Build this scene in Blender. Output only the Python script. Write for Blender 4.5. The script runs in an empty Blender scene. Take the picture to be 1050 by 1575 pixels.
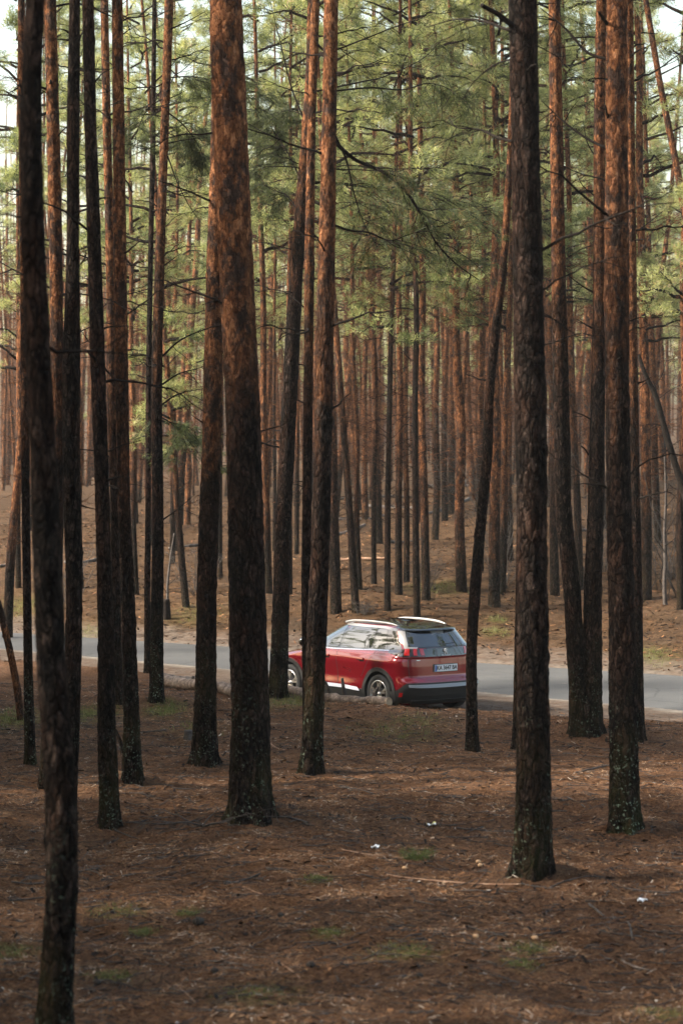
import bpy, math, random
import numpy as np
from mathutils import Vector, Matrix
R = math.radians
random.seed(7); rng = np.random.default_rng(7)
sc = bpy.context.scene; COL = sc.collection

# ------------------------------------------------------------------ camera, sky, sun, exposure
FPX, CX, CY = 3700.0, 525.0, 787.5           # focal length in photo pixels (85 mm lens), photo centre
PITCH, CAMZ = R(1.293), 4.54
cd = bpy.data.cameras.new('camera'); cam = bpy.data.objects.new('camera', cd); COL.objects.link(cam)
cam.location = (0, 0, CAMZ); cam.rotation_euler = (R(90) - PITCH, 0, 0)
cd.sensor_fit = 'VERTICAL'; cd.sensor_height = 36; cd.sensor_width = 24
cd.lens = 36 * FPX / 1575; cd.clip_start = 0.1; cd.clip_end = 3000
cd.dof.use_dof = True; cd.dof.focus_distance = 42.5; cd.dof.aperture_fstop = 2.4
sc.camera = cam
SUN_EL, SUN_AZ = R(38), R(262)                # azimuth clockwise from +Y
w = bpy.data.worlds.new("World"); sc.world = w; w.use_nodes = True
nt = w.node_tree; bg = nt.nodes['Background']
sky = nt.nodes.new('ShaderNodeTexSky'); sky.sky_type = 'NISHITA'; sky.sun_disc = False
sky.sun_elevation = SUN_EL; sky.sun_rotation = SUN_AZ; sky.dust_density = 4.0; sky.air_density = 1.5; sky.ozone_density = 0.0
nt.links.new(sky.outputs[0], bg.inputs[0]); bg.inputs[1].default_value = 0.15
sl = bpy.data.lights.new('sun', 'SUN'); sun = bpy.data.objects.new('sun', sl); COL.objects.link(sun)
sl.energy = 5.0; sl.angle = R(5.0); sl.color = (1.0, 0.93, 0.82)
sd = Vector((math.sin(SUN_AZ) * math.cos(SUN_EL), math.cos(SUN_AZ) * math.cos(SUN_EL), math.sin(SUN_EL)))
sun.rotation_euler = (-sd).to_track_quat('-Z', 'Y').to_euler(); sun.location = (-20, -20, 40)
sc.view_settings.view_transform = 'Standard'; sc.view_settings.look = 'None'
sc.view_settings.exposure = 1.55; sc.view_settings.gamma = 1
sc.cycles.max_bounces = 6; sc.cycles.transparent_max_bounces = 8; sc.cycles.use_denoising = True
sc.cycles.sample_clamp_indirect = 4

# ------------------------------------------------------------------ helpers
FW = np.array([0, math.cos(PITCH), -math.sin(PITCH)]); UP = np.array([0, math.sin(PITCH), math.cos(PITCH)])
def ray(px, py): return FW + np.array([1., 0, 0]) * (px - CX) / FPX + UP * (CY - py) / FPX
def at(px, py, Y):
    d = ray(px, py); return np.array([0, 0, CAMZ]) + d * (Y / d[1])
def mesh(name, V, F, mats=None, smooth=True, mi=None, attrs=None):
    me = bpy.data.meshes.new(name); V = np.asarray(V, dtype=np.float32)
    if isinstance(F, np.ndarray):
        n, k = F.shape
        me.vertices.add(len(V)); me.vertices.foreach_set('co', V.ravel())
        me.loops.add(n * k); me.loops.foreach_set('vertex_index', F.astype(np.int32).ravel())
        me.polygons.add(n); me.polygons.foreach_set('loop_start', np.arange(0, n * k, k, dtype=np.int32))
        me.polygons.foreach_set('loop_total', np.full(n, k, dtype=np.int32))
        me.update(calc_edges=True)
    else:
        me.from_pydata([tuple(map(float, v)) for v in V], [], [tuple(f) for f in F])
    me.polygons.foreach_set('use_smooth', [smooth] * len(me.polygons))
    for m in (mats or []): me.materials.append(m)
    if mi is not None: me.polygons.foreach_set('material_index', np.asarray(mi, dtype=np.int32))
    if attrs:
        for k_, a in attrs.items():
            at_ = me.attributes.new(k_, 'FLOAT', 'POINT'); at_.data.foreach_set('value', np.asarray(a, dtype=np.float32))
    me.update(); return me
def link(name, me, parent=None, loc=None):
    o = bpy.data.objects.new(name, me); COL.objects.link(o)
    if parent is not None: o.parent = parent
    if loc is not None: o.location = loc
    return o
def tag(o, label, cat, group=None, kind=None):
    if label: o['label'] = label
    if cat: o['category'] = cat
    if group: o['group'] = group
    if kind: o['kind'] = kind
    return o
def thing(name, label, cat, loc, rot=(0, 0, 0), group=None):
    o = bpy.data.objects.new(name, None); COL.objects.link(o); o.location = loc; o.rotation_euler = rot
    o.empty_display_size = 0.2
    return tag(o, label, cat, group)
def part(o, label): o['label'] = label; return o

# value noise -------------------------------------------------------
_P = rng.random((64, 64, 64)).astype(np.float32)
def vn3(x, y, z):
    xi, yi, zi = np.floor(x).astype(int), np.floor(y).astype(int), np.floor(z).astype(int)
    fx, fy, fz = x - xi, y - yi, z - zi
    fx, fy, fz = fx*fx*(3-2*fx), fy*fy*(3-2*fy), fz*fz*(3-2*fz)
    g = lambda a, b, c: _P[(xi+a) & 63, (yi+b) & 63, (zi+c) & 63]
    l = lambda a, b, t: a + (b - a) * t
    return l(l(l(g(0,0,0), g(1,0,0), fx), l(g(0,1,0), g(1,1,0), fx), fy),
             l(l(g(0,0,1), g(1,0,1), fx), l(g(0,1,1), g(1,1,1), fx), fy), fz)
def fbm(x, y, z=0., o=4):
    x = np.asarray(x, float); y = np.asarray(y, float); z = np.asarray(z, float) + 0 * x
    s = 0; a = .5
    for i in range(o):
        s = s + a * vn3(x + 13.7*i, y + 7.1*i, z + 3.3*i); x = x*2.03; y = y*2.03; z = z*2.03; a *= .5
    return s / (1 - .5**o)
sst = lambda a, b, t: (lambda q: q*q*(3-2*q))(np.clip((t-a)/(b-a), 0, 1))

# ------------------------------------------------------------------ ground shape
def line_sd(p, q, X, Y):       # signed distance, positive on the camera's side
    dx, dy = q[0]-p[0], q[1]-p[1]; L = math.hypot(dx, dy)
    return ((X-p[0])*dy - (Y-p[1])*dx) / L
NE = ((-7.8, 56.9), (6.13, 43.2)); FE = ((-8.6, 62.7), (7.1, 50.3))
def dn(X, Y): return -line_sd(*NE, X, Y) * -1 if False else -( (X-NE[0][0])*(NE[1][1]-NE[0][1]) - (Y-NE[0][1])*(NE[1][0]-NE[0][0]) ) / math.hypot(NE[1][0]-NE[0][0], NE[1][1]-NE[0][1]) * -1
def df(X, Y): return ((X-FE[0][0])*(FE[1][1]-FE[0][1]) - (Y-FE[0][1])*(FE[1][0]-FE[0][0])) / math.hypot(FE[1][0]-FE[0][0], FE[1][1]-FE[0][1]) * -1
# make both positive outside the road
if dn(0., 20.) < 0:
    _dn = dn; dn = lambda X, Y: -_dn(X, Y)
if df(0., 100.) < 0:
    _df = df; df = lambda X, Y: -_df(X, Y)
def bank(X): return 3.0 + 1.5*np.exp(-((X-.5)/2.3)**2)
MOUNDS = []
def gz(X, Y, fine=True):
    X = np.asarray(X, float); Y = np.asarray(Y, float)
    a, b = dn(X, Y), df(X, Y)
    wob = (fbm(X*.5, Y*.5, 1.) - .5)
    near = sst(0, .95, a - bank(X) - wob*1.4)
    z = near * (.28 + (fbm(X*.33, Y*.33, 5.)-.5)*.34*sst(0, 4, a-3.5) + 0*X)
    z = z + near * sst(14, 0, Y) * 2.6
    hill = np.interp(b, [0, 3, 8, 20, 35, 60, 120, 300, 900], [0, .35, .85, 1.5, 2.1, 2.8, 4.2, 9.5, 30])
    far = sst(.2, 5, b)
    z = np.where(b > 0, hill + far*(fbm(X*.16, Y*.16, 9.)-.5)*.9, z)
    z = z + far * 1.3 * np.exp(-(((X-16)/8)**2 + ((Y-98)/26)**2)) + far * .6*np.exp(-(((X+9)/6)**2 + ((Y-82)/10)**2))
    for mx, my, mr in MOUNDS: z = z + .10*np.exp(-(((X-mx)**2+(Y-my)**2)/(mr*2.3)**2))*(.6+.8*fbm(X*4, Y*4, 2., 2))
    on = (a < .02) & (b < .02)
    z = z - .035*np.clip(np.minimum(-a, -b)/.08, 0, 1)*on
    if fine:
        lit = near + (b > 0)*sst(.4, 2, b)
        z = z + lit*((fbm(X*1.3, Y*1.3, 8., 3)-.5)*.09 + (fbm(X*3.1, Y*3.1, 3., 3)-.5)*.07 + (fbm(X*9, Y*9, 6., 2)-.5)*.03)
        z = z + (1-lit)*(a > 0)*(fbm(X*2, Y*2, 4., 3)-.5)*.02
    return z
def hit(px, py):
    d = ray(px, py); Ys = np.arange(14, 400, .05)
    P = np.array([0, 0, CAMZ])[None] + d[None]*(Ys/d[1])[:, None]
    h = gz(P[:, 0], P[:, 1]); k = np.argmax(P[:, 2] <= h)
    return np.array([P[k, 0], P[k, 1], h[k]])

for _x, _y, _w in ((387,1258,62),(85,1592,50),(169,1272,30),(205,1200,28),(241,1080,21),(314,1172,36),(427,1070,28),(479,1187,34),(817,1346,54),(900,1129,56),(960,1275,46),(979,1137,22),(47,1176,17)):
    _h = hit(_x, _y); MOUNDS.append((_h[0], _h[1], _w/2*_h[1]/FPX+.06))
# ------------------------------------------------------------------ materials
def mat(name):
    m = bpy.data.materials.new(name); m.use_nodes = True; t = m.node_tree
    return m, t, t.nodes['Principled BSDF']
def N(t, typ, **kw):
    n = t.nodes.new(typ)
    for k, v in kw.items():
        if hasattr(n, k): setattr(n, k, v)
        else: n.inputs[k.replace('_', ' ')].default_value = v
    return n
def ramp(t, stops, src=None, interp='LINEAR'):
    r = t.nodes.new('ShaderNodeValToRGB'); r.color_ramp.interpolation = interp
    while len(r.color_ramp.elements) < len(stops): r.color_ramp.elements.new(.5)
    for e, (p, c) in zip(r.color_ramp.elements, stops):
        e.position = p; e.color = (*c, 1) if len(c) == 3 else c
    if src is not None: t.links.new(src, r.inputs[0])
    return r.outputs[0]
def mix(t, f, a, b, mode='MIX'):
    m = t.nodes.new('ShaderNodeMix'); m.data_type = 'RGBA'; m.blend_type = mode
    for s, i in ((f, 0), (a, 6), (b, 7)):
        if hasattr(s, 'is_output') or hasattr(s, 'links'): t.links.new(s, m.inputs[i])
        else: m.inputs[i].default_value = s if i == 0 else ((*s, 1) if len(s) == 3 else s)
    return m.outputs[2]
def mth(t, op, a, b=None, c=None, clamp=False):
    m = t.nodes.new('ShaderNodeMath'); m.operation = op; m.use_clamp = clamp
    for i, s in enumerate((a, b, c)):
        if s is None: continue
        if hasattr(s, 'links'): t.links.new(s, m.inputs[i])
        else: m.inputs[i].default_value = s
    return m.outputs[0]
def noise(t, vec, scale, detail=4, rough=.55, dist=0):
    n = N(t, 'ShaderNodeTexNoise'); n.inputs['Scale'].default_value = scale; n.inputs['Detail'].default_value = detail
    n.inputs['Roughness'].default_value = rough; n.inputs['Distortion'].default_value = dist
    if vec is not None: t.links.new(vec, n.inputs['Vector'])
    return n.outputs[0]
def mapping(t, vec, scale=(1, 1, 1)):
    m = N(t, 'ShaderNodeMapping'); m.inputs['Scale'].default_value = scale; t.links.new(vec, m.inputs[0]); return m.outputs[0]
def bump(t, p, h, strength, dist):
    b = N(t, 'ShaderNodeBump'); b.inputs['Strength'].default_value = strength; b.inputs['Distance'].default_value = dist
    t.links.new(h, b.inputs['Height']); t.links.new(b.outputs[0], p.inputs['Normal']); return b
def simple(name, c, rough=.5, metal=0., coat=0., spec=.5, nz=None):
    m, t, p = mat(name); p.inputs['Base Color'].default_value = (*c, 1); p.inputs['Roughness'].default_value = rough
    p.inputs['Metallic'].default_value = metal; p.inputs['Coat Weight'].default_value = coat
    p.inputs['Coat Roughness'].default_value = .03; p.inputs['Specular IOR Level'].default_value = spec
    if nz:
        tc = N(t, 'ShaderNodeTexCoord'); n = noise(t, tc.outputs['Object'], nz)
        c2 = tuple(x*.55 for x in c); c3 = tuple(min(1, x*1.35) for x in c)
        t.links.new(ramp(t, [(.3, c2), (.7, c3)], n), p.inputs['Base Color'])
    return m

def bark_material(name, dark=(.005, .0042, .0038), mid=(.015, .0115, .0098), near=True):
    m, t, p = mat(name); tc = N(t, 'ShaderNodeTexCoord'); oi = N(t, 'ShaderNodeObjectInfo')
    off = N(t, 'ShaderNodeVectorMath', operation='MULTIPLY_ADD'); t.links.new(oi.outputs['Random'], off.inputs[0])
    off.inputs[1].default_value = (7, 5, 3); t.links.new(tc.outputs['Object'], off.inputs[2])
    vs_ = N(t, 'ShaderNodeVectorMath', operation='SCALE'); t.links.new(off.outputs[0], vs_.inputs[0]); t.links.new(mth(t, 'MULTIPLY_ADD', mth(t, 'FRACT', mth(t, 'MULTIPLY', oi.outputs['Random'], 7.3)), .55, .75), vs_.inputs['Scale']); v = vs_.outputs[0]
    sep = N(t, 'ShaderNodeSeparateXYZ'); t.links.new(tc.outputs['Object'], sep.inputs[0]); z = sep.outputs[2]
    sc_ = N(t, 'ShaderNodeSeparateColor'); t.links.new(oi.outputs['Color'], sc_.inputs[0])
    # plates of old bark, long in the trunk's direction
    vo = N(t, 'ShaderNodeTexVoronoi', feature='DISTANCE_TO_EDGE'); vo.inputs['Scale'].default_value = 21
    wv = mix(t, .06, mapping(t, v, (1, 1, .22)), mapping(t, v, (1, 1, .22)))
    nn = N(t, 'ShaderNodeTexNoise'); nn.inputs['Scale'].default_value = 9; nn.inputs['Detail'].default_value = 3; t.links.new(mapping(t, v, (1, 1, .35)), nn.inputs['Vector'])
    wv = mix(t, .14, mapping(t, v, (1, 1, .36)), nn.outputs['Color'])
    t.links.new(wv, vo.inputs['Vector'])
    v2 = N(t, 'ShaderNodeTexVoronoi', feature='DISTANCE_TO_EDGE'); v2.inputs['Scale'].default_value = 58; t.links.new(mix(t, .05, mapping(t, v, (1, 1, .45)), nn.outputs['Color']), v2.inputs['Vector'])
    crack = mix(t, .45, ramp(t, [(0, (0, 0, 0)), (.07, (.35, .35, .35)), (.24, (1, 1, 1))], vo.outputs['Distance']), ramp(t, [(0, (0, 0, 0)), (.16, (1, 1, 1))], v2.outputs['Distance']), 'MULTIPLY')
    n1 = noise(t, mapping(t, v, (1, 1, .45)), 17, 8, .78); n2 = noise(t, mapping(t, v, (1, 1, .5)), 55, 4, .7); n3 = noise(t, mapping(t, v, (1, 1, .4)), 3.1, 4, .6)
    old = ramp(t, [(.28, dark), (.5, mid), (.62, (.060, .044, .036)), (.78, (.17, .13, .105))], n1)
    old = mix(t, ramp(t, [(.42, (0, 0, 0)), (.68, (.55, .55, .55))], n3), old, (.065, .030, .018))
    old = mix(t, 1., old, ramp(t, [(.35, (.55, .55, .55)), (.7, (1.25, 1.2, 1.15))], n2), 'MULTIPLY')
    old = mix(t, 1., old, ramp(t, [(0, (.16, .15, .14)), (.6, (1.25, 1.25, 1.25))], crack), 'MULTIPLY')
    # papery orange bark higher up
    n4 = noise(t, mapping(t, v, (1, 1, .5)), 16, 8, .78); n5 = noise(t, mapping(t, v, (1, 1, .6)), 5.5, 8, .72)
    yng = ramp(t, [(.30, (.030, .017, .012)), (.43, (.135, .054, .026)), (.55, (.27, .112, .048)), (.66, (.38, .19, .098)), (.74, (.54, .38, .27))], n4)
    yng = mix(t, ramp(t, [(.49, (0, 0, 0)), (.56, (.9, .9, .9))], n5), yng, (.045, .032, .027))
    yng = mix(t, 1., yng, ramp(t, [(.3, (.6, .6, .6)), (.7, (1.2, 1.2, 1.2))], n2), 'MULTIPLY')
    vc = N(t, 'ShaderNodeTexVoronoi'); vc.inputs['Scale'].default_value = 21; t.links.new(wv, vc.inputs['Vector'])
    old = mix(t, 1., old, ramp(t, [(.1, (.55, .55, .55)), (.6, (1.0, 1.0, 1.0)), (.95, (1.9, 1.8, 1.75))], vc.outputs['Color']), 'MULTIPLY')
    wf = mix(t, .10, mapping(t, v, (1, 1, .45)), nn.outputs['Color']); vf = N(t, 'ShaderNodeTexVoronoi'); vf.inputs['Scale'].default_value = 30; t.links.new(wf, vf.inputs['Vector'])
    vfe = N(t, 'ShaderNodeTexVoronoi', feature='DISTANCE_TO_EDGE'); vfe.inputs['Scale'].default_value = 30; t.links.new(wf, vfe.inputs['Vector'])
    flake = ramp(t, [(0, (0, 0, 0)), (.12, (1, 1, 1))], vfe.outputs['Distance'])
    yng = mix(t, 1., yng, ramp(t, [(.1, (.5, .47, .45)), (.55, (.95, .95, .95)), (.95, (1.7, 1.75, 1.8))], vf.outputs['Color']), 'MULTIPLY')
    yng = mix(t, 1., yng, ramp(t, [(0, (.45, .42, .40)), (.6, (1, 1, 1))], flake), 'MULTIPLY')
    zt = mth(t, 'MULTIPLY', sc_.outputs[0], 30.)
    rel = mth(t, 'SUBTRACT', z, zt)
    rel = mth(t, 'MULTIPLY_ADD', mth(t, 'SUBTRACT', noise(t, mapping(t, v, (1, 1, .3)), 3.6, 5, .7), .5), 9., rel)
    f = mth(t, 'MULTIPLY_ADD', rel, .30, .5, clamp=True)
    col = mix(t, f, old, yng)
    # lichen and green algae on the lowest two metres
    low = mth(t, 'MULTIPLY_ADD', z, -.62, 1.15, clamp=True)
    ln = noise(t, v, 30, 5, .65); lp = noise(t, v, 3.5, 2)
    lf = mth(t, 'MULTIPLY', mth(t, 'MULTIPLY', low, ramp(t, [(.575, (0, 0, 0)), (.62, (.85, .85, .85))], ln)), mth(t, 'MULTIPLY', ramp(t, [(.44, (0, 0, 0)), (.54, (1, 1, 1))], lp), sc_.outputs[1]))
    gf = mth(t, 'MULTIPLY', mth(t, 'MULTIPLY', low, ramp(t, [(.45, (0, 0, 0)), (.66, (.5, .5, .5))], n3)), sc_.outputs[1])
    col = mix(t, gf, col, (.055, .065, .025))
    col = mix(t, lf, col, (.26, .33, .24))
    t.links.new(col, p.inputs['Base Color']); p.inputs['Roughness'].default_value = .9; p.inputs['Specular IOR Level'].default_value = .06
    hgt = mth(t, 'ADD', mth(t, 'MULTIPLY', crack, mth(t, 'SUBTRACT', 1.0, f)), mth(t, 'MULTIPLY', n1, 1.1))
    hgt = mth(t, 'ADD', hgt, mth(t, 'ADD', mth(t, 'MULTIPLY', n2, .35), mth(t, 'MULTIPLY', mth(t, 'MULTIPLY', flake, f), .35)))
    bump(t, p, hgt, 1.0, .042)
    return m
BARK = bark_material('pine_bark')
m, t, p = mat('dead_wood'); tc = N(t, 'ShaderNodeTexCoord')
t.links.new(ramp(t, [(.3, (.006, .005, .004)), (.6, (.016, .012, .010)), (.8, (.04, .032, .027))], noise(t, tc.outputs['Object'], 20)), p.inputs['Base Color']); p.inputs['Roughness'].default_value = .95; p.inputs['Specular IOR Level'].default_value = .08
DEADW = m
def wood(name, a, b, c):
    m, t, p = mat(name); tc = N(t, 'ShaderNodeTexCoord')
    n = noise(t, tc.outputs['Object'], 9, 6, .7)
    t.links.new(ramp(t, [(.3, a), (.5, b), (.68, c)], n), p.inputs['Base Color']); p.inputs['Roughness'].default_value = .85
    bump(t, p, noise(t, tc.outputs['Object'], 40, 4), .7, .01); return m
LOGW = wood('weathered_log', (.030, .020, .015), (.115, .082, .062), (.32, .25, .20))
LOGD = wood('dark_log', (.014, .011, .009), (.045, .035, .029), (.10, .08, .067))
LOGP = wood('peeled_branch', (.10, .05, .03), (.24, .13, .075), (.36, .24, .16))
CUTW = wood('cut_wood', (.14, .08, .045), (.26, .18, .11), (.36, .27, .18))
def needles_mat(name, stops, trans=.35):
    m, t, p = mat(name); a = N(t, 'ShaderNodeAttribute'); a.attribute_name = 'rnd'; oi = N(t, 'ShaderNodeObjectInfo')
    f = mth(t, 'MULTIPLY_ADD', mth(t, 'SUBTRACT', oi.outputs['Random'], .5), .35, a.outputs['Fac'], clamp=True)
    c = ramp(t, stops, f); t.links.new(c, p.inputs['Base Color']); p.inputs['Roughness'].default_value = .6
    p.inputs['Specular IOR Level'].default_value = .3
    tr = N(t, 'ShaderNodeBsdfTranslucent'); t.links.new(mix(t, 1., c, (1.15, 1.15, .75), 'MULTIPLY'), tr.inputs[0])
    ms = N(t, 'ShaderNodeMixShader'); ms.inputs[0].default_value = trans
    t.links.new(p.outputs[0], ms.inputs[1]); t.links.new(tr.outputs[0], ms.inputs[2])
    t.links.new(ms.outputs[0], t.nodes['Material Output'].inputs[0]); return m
NEED = needles_mat('pine_needles', [(0, (.055, .080, .038)), (.40, (.20, .230, .100)), (.8, (.43, .44, .20)), (.93, (.56, .55, .32)), (1, (.40, .29, .19))], .5)
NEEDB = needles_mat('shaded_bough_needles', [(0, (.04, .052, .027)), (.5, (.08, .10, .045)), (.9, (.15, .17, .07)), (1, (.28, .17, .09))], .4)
GRASS = needles_mat('grass_blades', [(0, (.07, .09, .025)), (.5, (.13, .15, .045)), (1, (.28, .25, .13))], .3)

# ground material: needle litter, bare dirt, moss, grass tint
m, t, p = mat('forest_floor'); tc = N(t, 'ShaderNodeTexCoord'); v = tc.outputs['Object']
big = noise(t, v, .35, 4); n1 = noise(t, v, 2.2, 6, .65); n2 = noise(t, v, 26, 5, .7); n3 = noise(t, mapping(t, v, (1, 1.9, 1)), 75, 3, .7)
lit = ramp(t, [(.28, (.018, .011, .008)), (.40, (.066, .030, .013)), (.54, (.15, .075, .037)), (.74, (.27, .155, .085))], n2)
lit = mix(t, 1., lit, ramp(t, [(.3, (.45, .43, .42)), (.7, (1.3, 1.25, 1.2))], n1), 'MULTIPLY')
lit = mix(t, ramp(t, [(.5, (0, 0, 0)), (.72, (.7, .7, .7))], n3), lit, (.21, .125, .075))
lit = mix(t, ramp(t, [(.52, (0, 0, 0)), (.7, (.5, .5, .5))], big), lit, (.060, .045, .034))
sa = N(t, 'ShaderNodeAttribute'); sa.attribute_name = 'beyond_road'
lit = mix(t, sa.outputs['Fac'], lit, mix(t, 1., lit, (.56, .64, .66), 'MULTIPLY'))  # litter beyond the road is multiplied darker and less red
da = N(t, 'ShaderNodeAttribute'); da.attribute_name = 'dirt'
dirt = ramp(t, [(.3, (.06, .044, .034)), (.5, (.11, .083, .064)), (.72, (.18, .14, .11))], noise(t, v, 6, 8, .7))
dirt = mix(t, ramp(t, [(.5, (0, 0, 0)), (.62, (.8, .8, .8))], noise(t, v, 3.1, 5, .7)), dirt, (.09, .055, .036))
dm = mth(t, 'MULTIPLY_ADD', mth(t, 'SUBTRACT', n1, .5), 1.3, da.outputs['Fac'], clamp=True)
col = mix(t, dm, lit, dirt)
pa = N(t, 'ShaderNodeAttribute'); pa.attribute_name = 'pale'
col = mix(t, mth(t, 'MULTIPLY', pa.outputs['Fac'], ramp(t, [(.35, (.3, .3, .3)), (.6, (1, 1, 1))], n1), clamp=True), col, (.27, .24, .20))
ma = N(t, 'ShaderNodeAttribute'); ma.attribute_name = 'moss'
mo = mth(t, 'MULTIPLY', ma.outputs['Fac'], ramp(t, [(.40, (0, 0, 0)), (.56, (1, 1, 1))], noise(t, v, 7, 5, .7)))
col = mix(t, mo, col, ramp(t, [(.3, (.060, .070, .018)), (.7, (.16, .18, .045))], n2))
t.links.new(col, p.inputs['Base Color']); p.inputs['Roughness'].default_value = .95; p.inputs['Specular IOR Level'].default_value = .05
bump(t, p, mth(t, 'ADD', n2, mth(t, 'MULTIPLY', n3, .7)), .9, .03)
FLOOR = m
m, t, p = mat('asphalt'); tc = N(t, 'ShaderNodeTexCoord'); v = tc.outputs['Object']
c = ramp(t, [(.3, (.042, .041, .039)), (.7, (.068, .066, .062))], noise(t, v, 90, 3, .8))
c = mix(t, 1., c, ramp(t, [(.3, (.82, .82, .84)), (.7, (1.15, 1.14, 1.12))], noise(t, v, .9, 6, .6)), 'MULTIPLY')
c = mix(t, ramp(t, [(.60, (0, 0, 0)), (.70, (.35, .35, .35))], noise(t, v, 2.2, 7, .75)), c, (.17, .15, .13))
vk = N(t, 'ShaderNodeTexVoronoi', feature='DISTANCE_TO_EDGE'); vk.inputs['Scale'].default_value = .55; nk = N(t, 'ShaderNodeTexNoise'); nk.inputs['Scale'].default_value = 1.6; nk.inputs['Detail'].default_value = 6; t.links.new(v, nk.inputs['Vector']); t.links.new(mix(t, .35, v, nk.outputs['Color']), vk.inputs['Vector'])
c = mix(t, ramp(t, [(0, (.8, .8, .8)), (.012, (0, 0, 0))], vk.outputs['Distance']), c, (.018, .017, .016))
t.links.new(c, p.inputs['Base Color']); p.inputs['Roughness'].default_value = .8; bump(t, p, noise(t, v, 120, 2), .4, .006)
ASPH = m
m, t, p = mat('litter_flakes'); a = N(t, 'ShaderNodeAttribute'); a.attribute_name = 'rnd'
t.links.new(ramp(t, [(0, (.014, .010, .008)), (.2, (.040, .019, .009)), (.42, (.125, .058, .027)), (.7, (.24, .118, .054)), (.92, (.40, .25, .14)), (1, (.50, .42, .34))], a.outputs['Fac']), p.inputs['Base Color'])
p.inputs['Roughness'].default_value = .85; p.inputs['Specular IOR Level'].default_value = .12; LITTER = m

# ------------------------------------------------------------------ ground sheet
def axis(lo, hi, a, b, fine, grow, cap):
    c = list(np.arange(a, b + 1e-6, fine)); s = fine; x = b
    while x < hi: s = min(s*grow, cap); x += s; c.append(x)
    s = fine; x = a; pre = []
    while x > lo: s = min(s*grow, cap); x -= s; pre.append(x)
    return np.array(pre[::-1] + c)
gx = axis(-420, 420, -9, 9, .09, 1.07, 25); gy = axis(-60, 900, 17, 64, .11, 1.05, 25)
GX, GY = np.meshgrid(gx, gy); GZ = gz(GX, GY)
nx, ny = len(gx), len(gy)
idx = np.arange(nx*ny).reshape(ny, nx)
F = np.stack([idx[:-1, :-1], idx[:-1, 1:], idx[1:, 1:], idx[1:, :-1]], -1).reshape(-1, 4)
A_, B_ = dn(GX, GY), df(GX, GY)
dirt = np.clip(1.1 - sst(0, .9, A_ - bank(GX) + .3), 0, 1) * (B_ < 0) + (B_ >= 0) * (1 - sst(.9, 2.2, B_ + (fbm(GX*.6, GY*.6, 2.)-.5)*1.5))
pale = ((A_ > -.05) * (1 - sst(.12, .55, A_ + (fbm(GX*.8, GY*.8, 7.)-.5)*.7)) * .8) * (B_ < 0) + (B_ > -.1)*(1-sst(.05, .3, B_))*.25
moss = np.zeros_like(GX)
MOSS = [(255, 1095, .40, 1), (450, 1082, .55, .9), (20, 1105, .6, .8), (300, 1120, .5, .25), (610, 1125, .7, .45), (640, 1110, .5, .5), (140, 1100, .6, .8),
        (490, 1352, .16, 1), (290, 1406, .12, 1), (218, 1434, .12, .9), (505, 1434, .15, 1), (620, 1465, .3, 1), (812, 1460, .22, .9), (800, 1485, .16, .8), (400, 1525, .35, .8), (170, 1503, .2, .8),
        (20, 1465, .3, .8), (1030, 1560, .3, .7), (180, 1400, .3, .5), (1000, 1008, .6, .45), (760, 972, .35, .5), (765, 955, .3, .5), (655, 903, .7, .4), (690, 903, .5, .35), (130, 975, .7, .3), (30, 935, .9, .4), (300, 945, .8, .25)]
for (px, py, r, s) in MOSS:
    h = hit(px, py); e = 2.2 if h[1] > 35 else 1.2
    moss = np.maximum(moss, s*np.exp(-((GX-h[0])**2/(r*r) + (GY-h[1])**2/(r*r*e*e))*1.2))
g = link('ground', mesh('ground', np.stack([GX, GY, GZ], -1).reshape(-1, 3), F, [FLOOR], attrs={'dirt': dirt.ravel(), 'pale': pale.ravel(), 'moss': moss.ravel(), 'beyond_road': (B_ > 0).astype(float).ravel()}))
tag(g, 'forest floor of brown pine needles', 'ground', kind='structure')
# road: a sheet between the two edge lines, running on past both sides of the frame
u = axis(-14, 15, -1.2, 2.2, .004, 1.05, .2); rows = []
for k, s in enumerate(np.linspace(0, 1, 9)):
    a = np.array(NE[0])[None]*(1-u)[:, None] + np.array(NE[1])[None]*u[:, None]; b = np.array(FE[0])[None]*(1-u)[:, None] + np.array(FE[1])[None]*u[:, None]
    j = (fbm(u*60, u*0+k, 11., 4)-.5)*.05*(1 if k in (0, 8) else 0)
    q = a*(1-s) + b*s; nrm = (b-a)/np.linalg.norm(b-a, axis=1)[:, None]; q = q + nrm*j[:, None]
    zz = .004 + .035*(1-(2*s-1)**2) - (.03 if k in (0, 8) else 0)
    rows.append(np.column_stack([q, np.full(len(u), zz)]))
V = np.stack(rows).reshape(-1, 3); n = len(u); idx = np.arange(9*n).reshape(9, n)
F = np.stack([idx[:-1, :-1], idx[:-1, 1:], idx[1:, 1:], idx[1:, :-1]], -1).reshape(-1, 4)
tag(link('road', mesh('road', V, F, [ASPH])), 'narrow grey asphalt forest road', 'road', kind='structure')

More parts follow.
